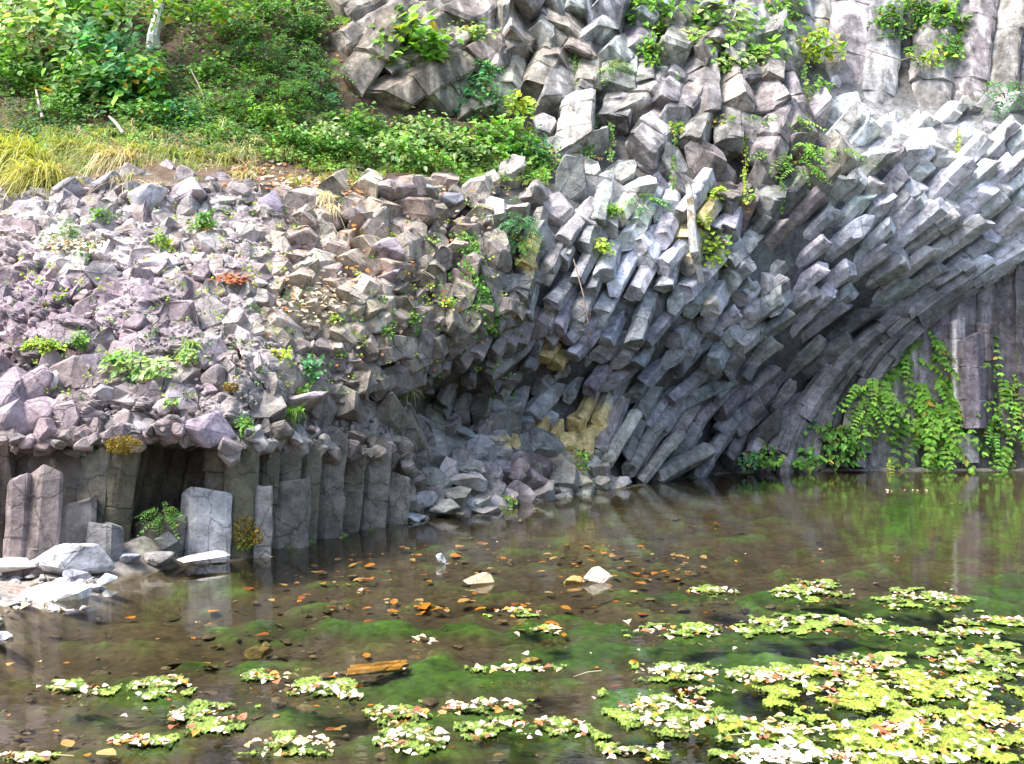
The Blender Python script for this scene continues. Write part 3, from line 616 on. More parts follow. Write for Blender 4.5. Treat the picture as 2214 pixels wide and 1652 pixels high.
# left bank rises out of the water
bank = np.clip((np.interp(BY, [6, 6.9, 7.8, 8.6, 9.6, 10.5], [-3.6, -3.75, -4.0, -3.65, -3.55, -3.5]) - BX) / .55, 0, 1) * np.clip((BY - 5.6) / .8, 0, 1) * (BX > -40)
footY = np.interp(BX, [-5, -3.17, -2.14, -.75, .7, 2.67, 5.1, 12], [9.7, 9.9, 11.8, 13.5, 15.0, 17.5, 19.8, 20.3])
rise = np.clip((BY - footY + .75) / .6, 0, 1) * .25 * (BX > -4.5)
BZ = BZ + rise + .06 * nz2 + .05 * nzv + gr * .06 + bank * .27
bc = np.array([.060, .048, .031]) * np.exp(nzv * .7 + nz2 * .35)[..., None]
gc = np.array([.028, .088, .008]) * np.exp(nzv * .8)[..., None]
bcol = bc * (1 - gr[..., None]) + gc * gr[..., None]
bcol = bcol * (1 - bank[..., None] * .7) + np.array([.30, .27, .25]) * bank[..., None] * .7
n1, n2 = len(bx), len(by); idx = np.arange(n1 * n2).reshape(n2, n1)
fc = np.stack([idx[:-1, :-1], idx[:-1, 1:], idx[1:, 1:], idx[1:, :-1]], -1).reshape(-1, 4)
mb = MB(); mb.v = [np.stack([BX, BY, BZ], -1).reshape(-1, 3)]; mb.c = [np.hstack([np.clip(bcol, .005, .6).reshape(-1, 3), np.full((n1 * n2, 1), 0.)])]; mb.f = fc.tolist(); mb.n = n1 * n2
m, nt, b = newmat('stream_bed'); at = N(nt, 'ShaderNodeAttribute', attribute_name='Col'); g = N(nt, 'ShaderNodeNewGeometry')
nn = N(nt, 'ShaderNodeTexNoise'); nn.inputs['Scale'].default_value = 14; nn.inputs['Detail'].default_value = 8; nt.links.new(g.outputs['Position'], nn.inputs['Vector'])
nt.links.new(mix(nt, 1, at.outputs['Color'], ramp(nt, nn.outputs['Fac'], [(.3, .55), (.7, 1.5)]), 'MULTIPLY'), b.inputs['Base Color']); b.inputs['Roughness'].default_value = .95
tag(mb.build('stream_bed', m, smooth=True), 'brown stony bed of the pool with green algae', kind='structure')
# water surface: clear, mirrors at a low angle, slightly brown
wm = bpy.data.materials.new('water'); wm.use_nodes = True; nt = wm.node_tree; nt.nodes.remove(nt.nodes['Principled BSDF'])
tr = N(nt, 'ShaderNodeBsdfTransparent'); tr.inputs[0].default_value = (.86, .83, .70, 1)
gl = N(nt, 'ShaderNodeBsdfGlossy'); gl.inputs['Roughness'].default_value = .035; gl.inputs[0].default_value = (1, 1, 1, 1)
fr = N(nt, 'ShaderNodeFresnel'); fr.inputs[0].default_value = 1.5
g = N(nt, 'ShaderNodeNewGeometry'); mp = N(nt, 'ShaderNodeMapping'); mp.inputs['Scale'].default_value = (1.6, 3.2, 1); nt.links.new(g.outputs['Position'], mp.inputs[0])
nn = N(nt, 'ShaderNodeTexNoise'); nn.inputs['Scale'].default_value = 2.2; nn.inputs['Detail'].default_value = 3; nt.links.new(mp.outputs[0], nn.inputs['Vector'])
bp = N(nt, 'ShaderNodeBump'); bp.inputs['Strength'].default_value = .10; bp.inputs['Distance'].default_value = .02; nt.links.new(nn.outputs['Fac'], bp.inputs['Height'])
nt.links.new(bp.outputs[0], gl.inputs['Normal']); mx = N(nt, 'ShaderNodeMixShader')
nt.links.new(fr.outputs[0], mx.inputs[0]); nt.links.new(tr.outputs[0], mx.inputs[1]); nt.links.new(gl.outputs[0], mx.inputs[2]); nt.links.new(mx.outputs[0], nt.nodes['Material Output'].inputs[0])
me = bpy.data.meshes.new('water'); me.from_pydata([(-300, -300, 0), (300, -300, 0), (300, 26, 0), (-300, 26, 0)], [], [(0, 1, 2, 3)]); me.materials.append(wm)
wo = bpy.data.objects.new('water', me); COL.objects.link(wo); tag(wo, 'still clear pool reflecting the cliff', kind='structure')

# ------------------------------------------------------------ floating algae mats
M_ALG, nt, b = newmat('algae'); at = N(nt, 'ShaderNodeAttribute', attribute_name='Col'); g = N(nt, 'ShaderNodeNewGeometry')
nn = N(nt, 'ShaderNodeTexNoise'); nn.inputs['Scale'].default_value = 45; nn.inputs['Detail'].default_value = 6; nt.links.new(g.outputs['Position'], nn.inputs['Vector'])
nt.links.new(mix(nt, 1, at.outputs['Color'], ramp(nt, nn.outputs['Fac'], [(.32, .45), (.68, 1.5)]), 'MULTIPLY'), b.inputs['Base Color']); b.inputs['Roughness'].default_value = .6
bp = N(nt, 'ShaderNodeBump'); bp.inputs['Strength'].default_value = .8; bp.inputs['Distance'].default_value = .02; nt.links.new(nn.outputs['Fac'], bp.inputs['Height']); nt.links.new(bp.outputs[0], b.inputs['Normal'])
MATS = [(160,1492,80,15,'long narrow algae mat at the lower left edge, ringed with pale leaves'),(355,1488,62,26,'green algae mat with a white leaf, right of the narrow left one'),(440,1558,82,30,'thick bright green algae mat in the lower left of the pool'),(300,1607,66,12,'small algae strip with a big pale leaf at its left end'),(50,1640,60,8,'thin algae strip with a straw at the bottom left corner'),
 (690,1490,86,16,'dark rimmed algae mat left of the deep green weed'),(580,1464,60,10,'thin algae strip behind the dark rimmed mat'),(755,1510,24,12,'tiny yellow algae pad beside the dark rimmed mat'),(630,1612,100,20,'algae mat with a pink leaf at the bottom, left of centre'),(860,1548,62,22,'algae mat crowned with pale leaves, left of centre'),(1045,1532,90,18,'long algae mat with large white leaves near the centre'),(905,1605,90,26,'pale leafed algae mat at the bottom centre left'),(1150,1575,130,22,'broad algae mat at the bottom centre'),
 (1120,1325,58,9,'small far algae mat in mid pool, beneath the floating twig'),(1175,1364,46,8,'small algae strip near the middle of the pool'),(920,1384,26,9,'tiny tuft of algae with white leaves in mid pool'),(1545,1281,58,10,'small algae mat with a white leaf, farthest out in the middle'),(1760,1280,80,20,'far algae mat crusted with pale leaves, right of the middle'),(1990,1300,95,20,'far algae mat with pale leaves at the right'),(2150,1345,90,10,'thin far algae mat at the right edge'),
 (1500,1368,120,14,'long algae strip across the middle of the pool'),(1760,1352,150,18,'long leafy algae mat in the right half of the pool'),(2040,1372,130,12,'thin algae strip at the right, behind the great mat'),(1120,1448,90,6,'thin pale algae thread crossing the middle'),(1475,1455,95,17,'leafy algae mat at the left end of the great mat'),(1665,1462,90,18,'algae mat crusted with whitish leaves in front of the right half'),(1850,1440,110,22,'algae mat with tan leaves behind the great mat'),(1440,1535,110,32,'algae mat with orange leaves at the near right of centre'),
 (1560,1575,160,26,'dense green algae mat in the near right half'),(1930,1500,230,46,'great yellow green algae mat filling the right of the pool'),(2420,1500,180,60,'algae mat out beyond the right side of the pool'),(2460,1360,140,22,'far algae mat out beyond the right side of the pool'),(2130,1440,130,40,'yellow green algae mat at the right edge, behind the nearest one'),(1830,1590,210,30,'near algae mat strewn with small leaves'),(2080,1590,190,56,'nearest bright yellow green algae mat in the lower right corner'),(1690,1640,130,16,'white leaf covered algae mat at the bottom edge'),(1900,1645,140,22,'algae mat at the bottom edge, right of the white leaf heap'),(1380,1630,70,14,'little algae mat at the bottom edge, right of centre')]
def mat_inside(px, py):
    g = np.full(np.shape(px), -9.0)
    for a, b_, w_, h_, _ in MATS: g = np.maximum(g, 1 - np.sqrt(((px - a) / w_) ** 2 + ((py - b_) / h_) ** 2))
    return g
for (a, b_, w_, h_, lab) in MATS:
    P0 = onwater(a, b_ - h_ * 1.3); P1 = onwater(a, min(b_ + h_ * 1.3, 1740)); Yc = onwater(a, b_)[1]; hw = w_ * 1.3 / F * Yc
    st = .012 if Yc < 6.2 else .022
    xs = np.arange(P0[0] * Yc / P0[1] - hw, P0[0] * Yc / P0[1] + hw, st); ys = np.arange(P1[1], P0[1], st)
    X, Y = np.meshgrid(xs, ys); pxm = CX + X / Y * F; pym = CY + H / Y * F
    g = 1 - np.sqrt(((pxm - a) / w_) ** 2 + ((pym - b_) / h_) ** 2)
    n_ = np.array([[noise.fractal(Vector((x * 5, y * 5, a)), .8, 2, 6) for x in xs] for y in ys])
    hgt = g * .9 + n_ * 1.7 - .06 + .12 * (a > 1700) * (b_ > 1480); on = hgt > 0; Z = .004 + np.clip(hgt, 0, .5) * .022 + rng.uniform(0, .014, X.shape)
    idx = -np.ones(X.shape, int); q = on[:-1, :-1] & on[1:, :-1] & on[1:, 1:] & on[:-1, 1:]
    need = np.zeros(X.shape, bool); need[:-1, :-1] |= q; need[1:, :-1] |= q; need[1:, 1:] |= q; need[:-1, 1:] |= q
    if need.sum() < 8: continue
    idx[need] = np.arange(need.sum()); jj, ii = np.nonzero(q)
    V = np.stack([X[need], Y[need], Z[need]], -1)
    ed = np.clip(hgt[need] * 4, 0, 1)[:, None]; t_ = rng.uniform(.7, 1.25, (len(V), 1)) * np.exp(n_[need] * .5)[:, None]
    cv = (np.array([.06, .13, .012]) * (1 - ed) + np.array([.145 + .07 * (a > 1700) * (b_ > 1480), .21 + .075 * (a > 1700) * (b_ > 1480), .028]) * ed) * t_ * (.75 + .5 * np.clip(np.array([noise.noise(Vector((v[0] * 3.1, v[1] * 3.1, 4))) for v in V]) + .5, 0, 1))[:, None]
    fcs = np.stack([idx[jj, ii], idx[jj, ii + 1], idx[jj + 1, ii + 1], idx[jj + 1, ii]], -1).tolist()
    mb = MB(); mb.add(V, fcs, np.clip(cv, .01, .8))
    # hanging underside so that the mat has a body
    mb.add(V - [0, 0, .02], [f[::-1] for f in fcs], np.clip(cv * .5, .01, .8))
    tag(mb.build('algae_mat', M_ALG, loc=(xs.mean(), ys.mean(), 0)), lab, 'algae mat', 'algae mats floating on the pool')

# ------------------------------------------------------------ fallen leaves: floating, and sunk on the bed
def leaf_mesh(kind, seed):
    r_ = random.Random(seed); bm_v, bm_f = [], []
    n = 9; pts = []
    for k in range(n):
        t = k / (n - 1); w_ = math.sin(math.pi * t ** .8) ** .8 * (.36 if kind == 0 else .5) * (1 + r_.uniform(-.12, .12)); pts.append((t, w_))
    cu = r_.uniform(-.1, .25)
    for t, w_ in pts:
        z = .10 * math.sin(t * 3.1) * r_.uniform(.6, 1.3) + cu * t * t
        bm_v += [(-w_, t - .5, z + abs(w_) * .35 + r_.uniform(0, .03)), (0, t - .5, z), (w_, t - .5, z + abs(w_) * .3 + r_.uniform(0, .03))]
    for k in range(n - 1):
        a = 3 * k; bm_f += [(a, a + 1, a + 4, a + 3), (a + 1, a + 2, a + 5, a + 4)]
    return np.array(bm_v), bm_f
LT = [leaf_mesh(k % 2, 50 + k) for k in range(8)]
LC = {'pale cream': (.60, .52, .38), 'white': (.78, .75, .69), 'pinkish': (.62, .44, .38), 'orange': (.58, .25, .05), 'tan': (.52, .38, .20), 'reddish brown': (.33, .12, .06)}
LCP = [.30, .09, .23, .10, .19, .09]; LN = list(LC)
leafdata = {}
def leaf_data(ci, k, wet):
    key = (ci, k, wet)
    if key not in leafdata:
        V, Fc = LT[k]; me = bpy.data.meshes.new('leaf'); me.from_pydata(V.tolist(), [], Fc)
        c = np.array(LC[LN[ci]]); c = np.clip(c * np.array([1.35, 1.25, 1.0]), 0, .85) if wet else c
        a = me.color_attributes.new('Col', 'FLOAT_COLOR', 'POINT'); cv = np.clip(np.outer(1 + rng.normal(0, .07, len(V)), c), 0, 1); cv[1::3] *= .8
        a.data.foreach_set('color', np.hstack([cv, np.ones((len(cv), 1))]).astype('f4').ravel()); me.materials.append(M_DRY); leafdata[key] = me
    return leafdata[key]
def zone(px, py):
    return ('left' if px < 740 else 'middle' if px < 1480 else 'right', 'far' if py < 1340 else 'mid' if py < 1480 else 'near')
spots = []
for a, b_, w_, h_, _ in MATS:
    for _k in range(int(8 + w_ * h_ / 110 + w_ / 6)):
        an = rng.uniform(0, 6.28); rr = rng.uniform(.1, 1.15) ** .6; x, y = a + math.cos(an) * w_ * rr, b_ - abs(math.sin(an)) * h_ * rr * .9 if rng.random() < .55 else b_ + math.sin(an) * h_ * rr
        spots.append((x, y))
for (a, b_, w_, h_, n) in [(1690,1630,70,24,85),(1670,1462,60,12,50),(1850,1440,60,16,40),(1480,1458,60,12,28),(1400,1535,40,22,28),(1510,1490,45,6,14),(1765,1275,45,14,26),(110,1310,60,12,16),(430,1207,120,3,26),(700,1163,100,2,12),(270,1225,40,8,10),(1110,1102,60,2,10),(1950,1060,50,2,9)]:
    for _k in range(n): spots.append((rng.normal(a, w_ / 1.6), rng.normal(b_, h_ / 1.6)))
for _k in range(60): spots.append((rng.uniform(0, 2214), rng.uniform(1160, 1640)))
spots = [(x, y) for x, y in spots if -60 < x < 2290 and y < 1700 and y > base_py(x) - 2]
spots.sort(key=lambda t: -t[1]); restl = MB(); nl = 0
def leafrot(): return rot3(rng.uniform(0, 6.28), rng.normal(0, .18), rng.normal(0, .18))
for (x, y) in spots:
    inm = float(mat_inside(np.array(x), np.array(y))) > -.1; z = .045 if inm else .008
    ci = int(rng.choice(6, p=LCP)); s_ = rng.uniform(.016, .066) * (1.0 if y > 1400 else 1.15)
    if 1600 < x < 1790 and y > 1600: ci = int(rng.choice([0, 1, 1])); s_ *= 1.25
    p = onwater(x, y, z); k = int(rng.integers(8))
    if nl < 290 and -5 < x < 2219 and y < 1655:
        o = bpy.data.objects.new('fallen_leaf', leaf_data(ci, k, False)); COL.objects.link(o); o.location = p; o.scale = (s_ * rng.uniform(.7, 1.1), s_, s_)
        o.rotation_euler = (rng.normal(0, .2), rng.normal(0, .2), rng.uniform(0, 6.28)); zx, zy = zone(x, y)
        tag(o, '%s dead leaf %s in the %s %s of the pool' % (LN[ci], 'resting on the algae mats' if inm else 'floating on open water', zy, zx), 'leaf', '%s fallen leaves floating on the pool, %s %s' % (LN[ci], zy, zx)); nl += 1
    else:
        V, Fc = LT[k]; restl.add((V * s_) @ leafrot().T + p, Fc, np.clip(np.array(LC[LN[ci]]) * rng.uniform(.85, 1.15), 0, 1))
tag(restl.build('fallen_leaves', M_DRY), 'small dead leaves scattered over the far algae and water', 'leaves', kind='stuff')
restb = MB(); nb = 0; sunk = []
for _k in range(120):
    x, y = rng.uniform(520, 1560), rng.uniform(1130, 1330)
    if y > base_py(x) + 22: sunk.append((x, y))
for _k in range(60): sunk.append((rng.uniform(0, 1500), rng.uniform(1290, 1640)))
for _k in range(130):
    q = [(960, 1180, 90, 18), (760, 1255, 70, 14), (700, 1215, 90, 14), (1180, 1215, 110, 16), (1420, 1240, 60, 14), (880, 1310, 60, 10), (1300, 1190, 120, 12)][_k % 7]; sunk.append((rng.normal(q[0], q[2]), rng.normal(q[1], q[3])))
sunk.sort(key=lambda t: -t[1])
for (x, y) in sunk:
    if y < base_py(x) + 15: continue
    p = onwater(x, y, -.20); ci = int(rng.choice([3, 3, 4, 3, 4, 5, 0])); s_ = .045 + .11 * rng.random() ** 2; k = int(rng.integers(8))
    if nb < 280:
        o = bpy.data.objects.new('sunken_leaf', leaf_data(ci, k, True)); COL.objects.link(o); o.location = p; o.scale = (s_ * .8, s_, s_ * .3)
        o.rotation_euler = (rng.normal(0, .1), rng.normal(0, .1), rng.uniform(0, 6.28)); zx, zy = zone(x, y); nb += 1
        tag(o, '%s leaf sunk on the bed in the %s %s of the pool' % (LN[ci], zy, zx), 'leaf', '%s leaves lying on the bed, %s %s' % (LN[ci], zy, zx))
    else: V, Fc = LT[k]; restb.add(V * s_ @ leafrot().T + p, Fc, LC[LN[ci]])
if restb.n: tag(restb.build('sunken_leaves', M_DRY), 'more orange leaves lying on the bed', 'leaves', kind='stuff')
# stones and wood standing in the pool
rock_at(1288, 1245, 84, 46, (.72, .62, .52, .6), label='white and rust stained brick shaped stone standing in the water', Y=onwater(1290, 1256)[1], out=0, k=4, rt=(.25, .05, .0), dp=.11, name='stone', cat='stone')
rock_at(1240, 1256, 56, 24, (.42, .27, .10, .1), label='low ochre stone just under the water beside the white one', Y=onwater(1240, 1262)[1], k=5, rt=(.1, 0, 0), dp=.08, name='stone', cat='stone')
rock_at(1036, 1255, 82, 46, (.66, .50, .32, .3), label='rounded tan stone with an orange foot breaking the surface', Y=onwater(1036, 1264)[1], k=12, rt=(.2, .0, .1), dp=.13, name='stone', cat='stone')
rock_at(954, 1208, 20, 32, (.88, .87, .84, .3), label='white blade shaped stone sticking up from the water', Y=onwater(954, 1220)[1], k=9, rt=(.0, .2, -.5), dp=.03, name='stone', cat='stone')
pb = MB()
for _k in range(1100):
    x, y = rng.uniform(-60, 2260), 1040 + 600 * rng.random() ** .8
    if y < base_py(x) + 12: continue
    p = onwater(x, y, -.245); sz = .015 + .05 * rng.random() ** 3; g_ = rng.uniform(.05, .20); rock(pb, p, sz * 1.3, sz, sz * .5, (g_ * 1.15, g_ * .95, g_ * .65, 0))
tag(pb.build('pebbles', M_ROCK), 'brown pebbles scattered over the bed of the pool', 'pebbles', kind='stuff')
def sunken(px, py, w_, h_, col, label, name, cat, k, z=-.2):
    p = onwater(px, py, z); m = p[1] / F; mb = MB(); rock(mb, (0, 0, 0), w_ / 2 * m, h_ * m * 1.6, .06, col, k=k, rt=(.06, 0, 0)); o = mb.build(name, M_ROCK); o.location = p; tag(o, label, cat)
_a, _b = onwater(742, 1450, -.10), onwater(880, 1438, -.10); mb = MB()
for _j in range(4):
    o_ = np.array([0, _j * .035 - .05, rng.uniform(-.01, .01)]); q0, q1 = _a + o_ + [rng.uniform(0, .05), 0, 0], _b + o_ - [rng.uniform(0, .07), 0, 0]
    prism(mb, q1, (q1 - q0) / np.linalg.norm(q1 - q0), np.linalg.norm(q1 - q0), .028, np.array([.60, .33, .075, 0]) * rng.uniform(.8, 1.1), n=5, joint=.15, tilt=.8, stain=False)
tag(mb.build('driftwood', M_ROCK), 'long orange brown piece of wood lying under the water', 'driftwood')
sunken(560, 1412, 80, 12, (.30, .24, .10, .0), 'thin olive stone slab under the water left of the orange wood', 'submerged_stone', 'stone', 6)
sunken(570, 1400, 40, 10, (.42, .36, .20, .0), 'small yellowish stone under the water behind the olive slab', 'submerged_stone', 'stone', 1)
sunken(1150, 1434, 60, 10, (.36, .27, .10, .0), 'brown submerged stone at the right behind the thin algae thread', 'submerged_stone', 'stone', 8)
sunken(870, 1572, 56, 12, (.45, .32, .10, .0), 'ochre stone under the water below the leaf crowned mat', 'submerged_stone', 'stone', 4)
def stick(px0, py0, px1, py1, rad, col, label, z=.02, name='twig'):
    a, b_ = onwater(px0, py0, z), onwater(px1, py1, z); mb = MB(); tube(mb, [a, (a + b_) / 2 + [0, 0, .01], b_], [rad, rad * .8, rad * .4], col); tag(mb.build(name, M_BARK), label, 'twig')
def tube(mb, pts, rad, col, n=6):
    pts = [np.asarray(p, float) for p in pts]; V = []
    for i, p in enumerate(pts):
        a, u, v = frame(pts[min(i + 1, len(pts) - 1)] - pts[max(i - 1, 0)]); an = np.arange(n) * 6.283 / n
        V.append(p + rad[i] * (np.cos(an)[:, None] * u + np.sin(an)[:, None] * v))
    f = [[k * n + i, k * n + (i + 1) % n, (k + 1) * n + (i + 1) % n, (k + 1) * n + i] for k in range(len(pts) - 1) for i in range(n)]
    f += [list(range(n))[::-1], [(len(pts) - 1) * n + i for i in range(n)]]; mb.add(np.concatenate(V), f, col)
stick(-10, 1633, 160, 1634, .006, (.50, .36, .16), 'straw coloured stem floating at the bottom left corner')
stick(1850, 1572, 1570, 1590, .005, (.45, .42, .20), 'thin green stem lying across the near algae mats')
stick(1300, 1450, 1240, 1463, .004, (.5, .42, .3), 'small pale twig floating right of the middle')

# ------------------------------------------------------------ plants
def unit(a): return a / np.maximum(np.linalg.norm(a, axis=-1, keepdims=True), 1e-9)
def leaves(mb, c, tip, nrm, s, wd, col, curl=.12):
    """many leaves at once: base points, tip directions, face normals, lengths, width ratio, colours"""
    n = len(c)
    if n == 0: return
    tip = unit(tip); nrm = unit(nrm - (nrm * tip).sum(-1, keepdims=True) * tip); sd_ = np.cross(tip, nrm); s = np.asarray(s)[:, None]
    B = c; M = c + tip * s * .5 - nrm * s * .06; T = c + tip * s - nrm * s * curl
    w1, w2 = s * wd * .85, s * wd
    pts = np.stack([B, c + tip * s * .22 - sd_ * w1 + nrm * s * .04, c + tip * s * .22 + sd_ * w1 + nrm * s * .04, M, c + tip * s * .58 - sd_ * w2 * .8 + nrm * s * .02, c + tip * s * .58 + sd_ * w2 * .8 + nrm * s * .02, T], 1)
    V = pts.reshape(-1, 3); base = (np.arange(n) * 7)[:, None, None]
    q = np.array([[0, 3, 4, 1], [0, 2, 5, 3], [3, 6, 4, 4], [3, 5, 6, 6]]); F4 = (base + q[None]).reshape(-1, 4)
    fl = [[a, b, c_, d] if c_ != d else [a, b, c_] for a, b, c_, d in F4.tolist()]
    cv = np.repeat(np.asarray(col), 7, 0) * (1 + np.tile([0, .12, .12, -.18, .1, .1, .15], n))[:, None]
    mb.add(V, fl, np.clip(cv, .003, .9))
GREEN = {'bright': (.17, .36, .045), 'lime': (.30, .44, .05), 'mid': (.095, .235, .035), 'dark': (.05, .14, .03), 'blue': (.075, .24, .085), 'pale': (.30, .46, .17), 'yellow': (.42, .42, .06)}
def greens(kind, n, jit=.28):
    c = np.array(GREEN[kind]) * (1.22, 1.15, 1.25) * np.exp(rng.normal(0, jit, n))[:, None] * (1 + rng.normal(0, .08, (n, 3)))
    y = rng.random(n) < .03; c[y] = np.array([.45, .30, .05]); return np.clip(c, .01, .8)
def bush(label, px, py, w_, h_, kind='bright', leaf=16, n=None, name='shrub', cat='shrub', out=.3, root_at=None, per=9, wd=.32, droop=.25, thick=.6, group=None, pin=False, dens=1.0, Y=None, twist=None):
    Yd = (float(depth(px, py)) if Y is None else Y) - out; m = Yd / F; c0 = P(px, py, Yd); L_ = leaf * m
    nc = n or max(3, int(dens * w_ * h_ * 3.6 / (leaf * leaf * per) * 9.0))
    root = thing(name, label, cat, group); mb, st = MB(), MB()
    rad = np.array([w_ * m, min(w_, h_) * m * thick, h_ * m])
    d = unit(rng.normal(0, 1, (nc, 3))); rr = rng.uniform(.25, 1.0, nc) ** .55; lob = 1 + .28 * np.sin(d[:, 0] * 5 + px) * np.cos(d[:, 2] * 6 + py)
    cen = c0 + d * (rr * lob)[:, None] * rad; cen[:, 1] = np.where(d[:, 1] > .3, cen[:, 1] * .5 + c0[1] * .5, cen[:, 1])
    if root_at is None: base = P(px, py + h_ * .8, Yd + out + .1)
    else: base = P(root_at[0], root_at[1], float(depth(*root_at)))
    for i in range(nc):
        outw = unit(d[i] * [1, 1, .6] + [0, -.45, .25]); ck = kind if rng.random() < .8 else rng.choice(['mid', 'bright'])
        shade = 1
        if pin:      # feather shaped leaf: pairs of leaflets down one midrib
            ln = L_ * rng.uniform(2.6, 4.2); k = 7; ax = unit(outw * [1, .5, .4] + [rng.normal(0, .5), -.25, -droop * 1.6]); t = np.linspace(.1, 1, k)
            sag = np.array([0, 0, -1.]) * (t ** 2)[:, None] * ln * .35; mid = cen[i] + ax * (t * ln)[:, None] + sag
            sv = unit(np.cross(ax, [0, -.5, .8])); up = np.cross(sv, ax); up = up * (1 if up[2] > 0 else -1)
            bb = np.concatenate([mid, mid, mid[-1:]]); tp = np.concatenate([np.tile(sv + ax * .35 + [0, 0, -.25], (k, 1)), np.tile(-sv + ax * .35 + [0, 0, -.25], (k, 1)), ax[None]])
            s_ = np.concatenate([L_ * (1 - .45 * t), L_ * (1 - .45 * t), [L_ * .7]]); leaves(mb, bb, tp + rng.normal(0, .12, tp.shape), np.tile(up, (len(bb), 1)) + rng.normal(0, .15, tp.shape), s_ * rng.uniform(.65, 1.15) * rng.uniform(.8, 1.15, len(s_)), wd, greens(ck, len(bb), .24) * math.exp(rng.normal(-.08, .3)))
        else:
            k = int(per * rng.uniform(.6, 1.4)); an = rng.uniform(0, 6.28, k); up = unit(np.array([0, -.45, .9]) + rng.normal(0, .25, 3)); _, u, v = frame(up)
            rad2 = rng.uniform(.1, 1.3, k) * L_; dirs = np.cos(an)[:, None] * u + np.sin(an)[:, None] * v
            bb = cen[i] + dirs * rad2[:, None] + up * rng.normal(0, .35 * L_, k)[:, None]
            leaves(mb, bb, dirs + [0, -.2, -droop] + rng.normal(0, .3, (k, 3)), up + rng.normal(0, .35, (k, 3)), L_ * rng.uniform(.6, 1.15, k), wd, greens(ck, k) * math.exp(rng.normal(0, .15)))
        if i % 3 == 0:
            mid = (base + cen[i]) / 2 + rng.normal(0, .06, 3); tube(st, [base, mid, cen[i]], [.012, .008, .004], (.13, .10, .05), 4)
    mb.build('foliage', M_LEAF, root); st.build('stems', M_BARK, root); return root
def vine(label, pts, wpx, kind='mid', leaf=11, dens=1.0, name='vine', cat='vine', out=.12, wd=.38, group='vines hanging on the cliff'):
    root = thing(name, label, cat, group); mb, st = MB(), MB(); C = np.array(pts, float); d = np.r_[0, np.cumsum(np.linalg.norm(np.diff(C, axis=0), axis=1))]
    n = max(8, int(d[-1] * max(wpx, leaf) * 2.4 * dens / (leaf * leaf * .45)))
    t = np.sort(rng.uniform(0, d[-1], n)); x = np.interp(t, d, C[:, 0]) + rng.normal(0, wpx / 2, n); y = np.interp(t, d, C[:, 1]) + rng.normal(0, 3, n)
    c = np.array([S(a, b, out=out + rng.uniform(0, .10)) for a, b in zip(x, y)]); m = float(depth(*C[0])) / F
    leaves(mb, c, np.stack([rng.normal(0, .6, n), rng.normal(-.4, .2, n), rng.normal(-.8, .4, n)], 1), np.array([0, -1, .55]) + rng.normal(0, .3, (n, 3)), leaf * m * rng.uniform(.6, 1.2, n), wd, greens(kind, n))
    st_pts = [S(np.interp(q, d, C[:, 0]), np.interp(q, d, C[:, 1]), out=out) for q in np.linspace(0, d[-1], 8)]; tube(st, st_pts, [.014] * 8, (.16, .12, .06), 4)
    mb.build('foliage', M_LEAF, root); st.build('stem', M_BARK, root); return root
def blades(mb, c, L_, n, col, lean=(0, -.5, .8), spread=.5, sag=.9, wd=.012, seg=5):
    for _k in range(n):
        b0 = c + rng.normal(0, 1, 3) * L_ * [.16, .12, .03]; d = unit(np.array(lean) + rng.normal(0, spread, 3)); ln = L_ * rng.uniform(.5, 1.15); side = unit(np.cross(d, [rng.normal(0, .5), -1, rng.normal(0, .4)]))
        t = np.linspace(0, 1, seg); q = b0 + d * (t * ln)[:, None] + np.array([0, -.05, -1.]) * (t ** 2)[:, None] * ln * sag * rng.uniform(.5, 1.2)
        ww = wd * (1 - t * .9)[:, None]; V = np.empty((2 * seg, 3)); V[0::2] = q - side * ww; V[1::2] = q + side * ww
        cc_ = np.clip(np.array(col) * math.exp(rng.normal(0, .22)) * (1 + rng.normal(0, .05, 3)), .01, .9); mb.add(V, [[2 * i, 2 * i + 1, 2 * i + 3, 2 * i + 2] for i in range(seg - 1)], cc_)
def tuft(label, px, py, Lpx, n, col, lean=(0, -.5, .8), spread=.45, sag=.9, out=.15, group='grass tufts on the slope', name='grass_tuft', wd=.014):
    Y = float(depth(px, py)) - out; m = Y / F; mb = MB(); blades(mb, P(px, py, Y), Lpx * m * 1.35, int(n * 1.3), col, lean, spread, sag, wd); return tag(mb.build(name, M_LEAF), label, 'grass tuft', group)

G1 = 'broad leaved shrubs on the bank'
bush('large light green broad leaved shrub in the top left corner', 80, 85, 120, 100, 'pale', 27, group=G1, out=.9, thick=.5, wd=.36)
bush('dark green heart leaved shrub beside the corner shrub', 235, 120, 100, 95, 'blue', 25, group=G1, out=.8, thick=.5, wd=.38)
bush('heart leaved shrub with leaves hanging low over the bank at the left', 200, 175, 105, 60, 'mid', 23, group=G1, out=.6, wd=.36)
bush('mid green leafy shrub left of the pale tree trunk', 290, 190, 80, 70, 'blue', 23, group=G1, out=.6, wd=.38)
bush('small bright green sapling below the pale tree trunk', 330, 150, 50, 30, 'bright', 22, group=G1, out=.9, wd=.36)
bush('yellowish green leafy shrub along the top edge at the left', 110, 10, 130, 45, 'bright', 21, group=G1, out=.7)
bush('leafy shrub at the top edge above the heart leaved shrub', 250, 25, 90, 40, 'mid', 22, group=G1, out=.6)
bush('dark shrub at the left edge under the corner shrub', 20, 160, 60, 60, 'mid', 17, group=G1, out=.5)
bush('bright leafed branch hanging across the top edge right of the pale trunk', 470, 12, 95, 18, 'bright', 20, group=G1, out=1.4, root_at=(340, -20), name='branch', cat='branch')
bush('bright branch drooping in front of the pale trunk at the top edge', 350, 20, 40, 28, 'lime', 20, group=G1, out=1.5, root_at=(340, -40), name='branch', cat='branch')
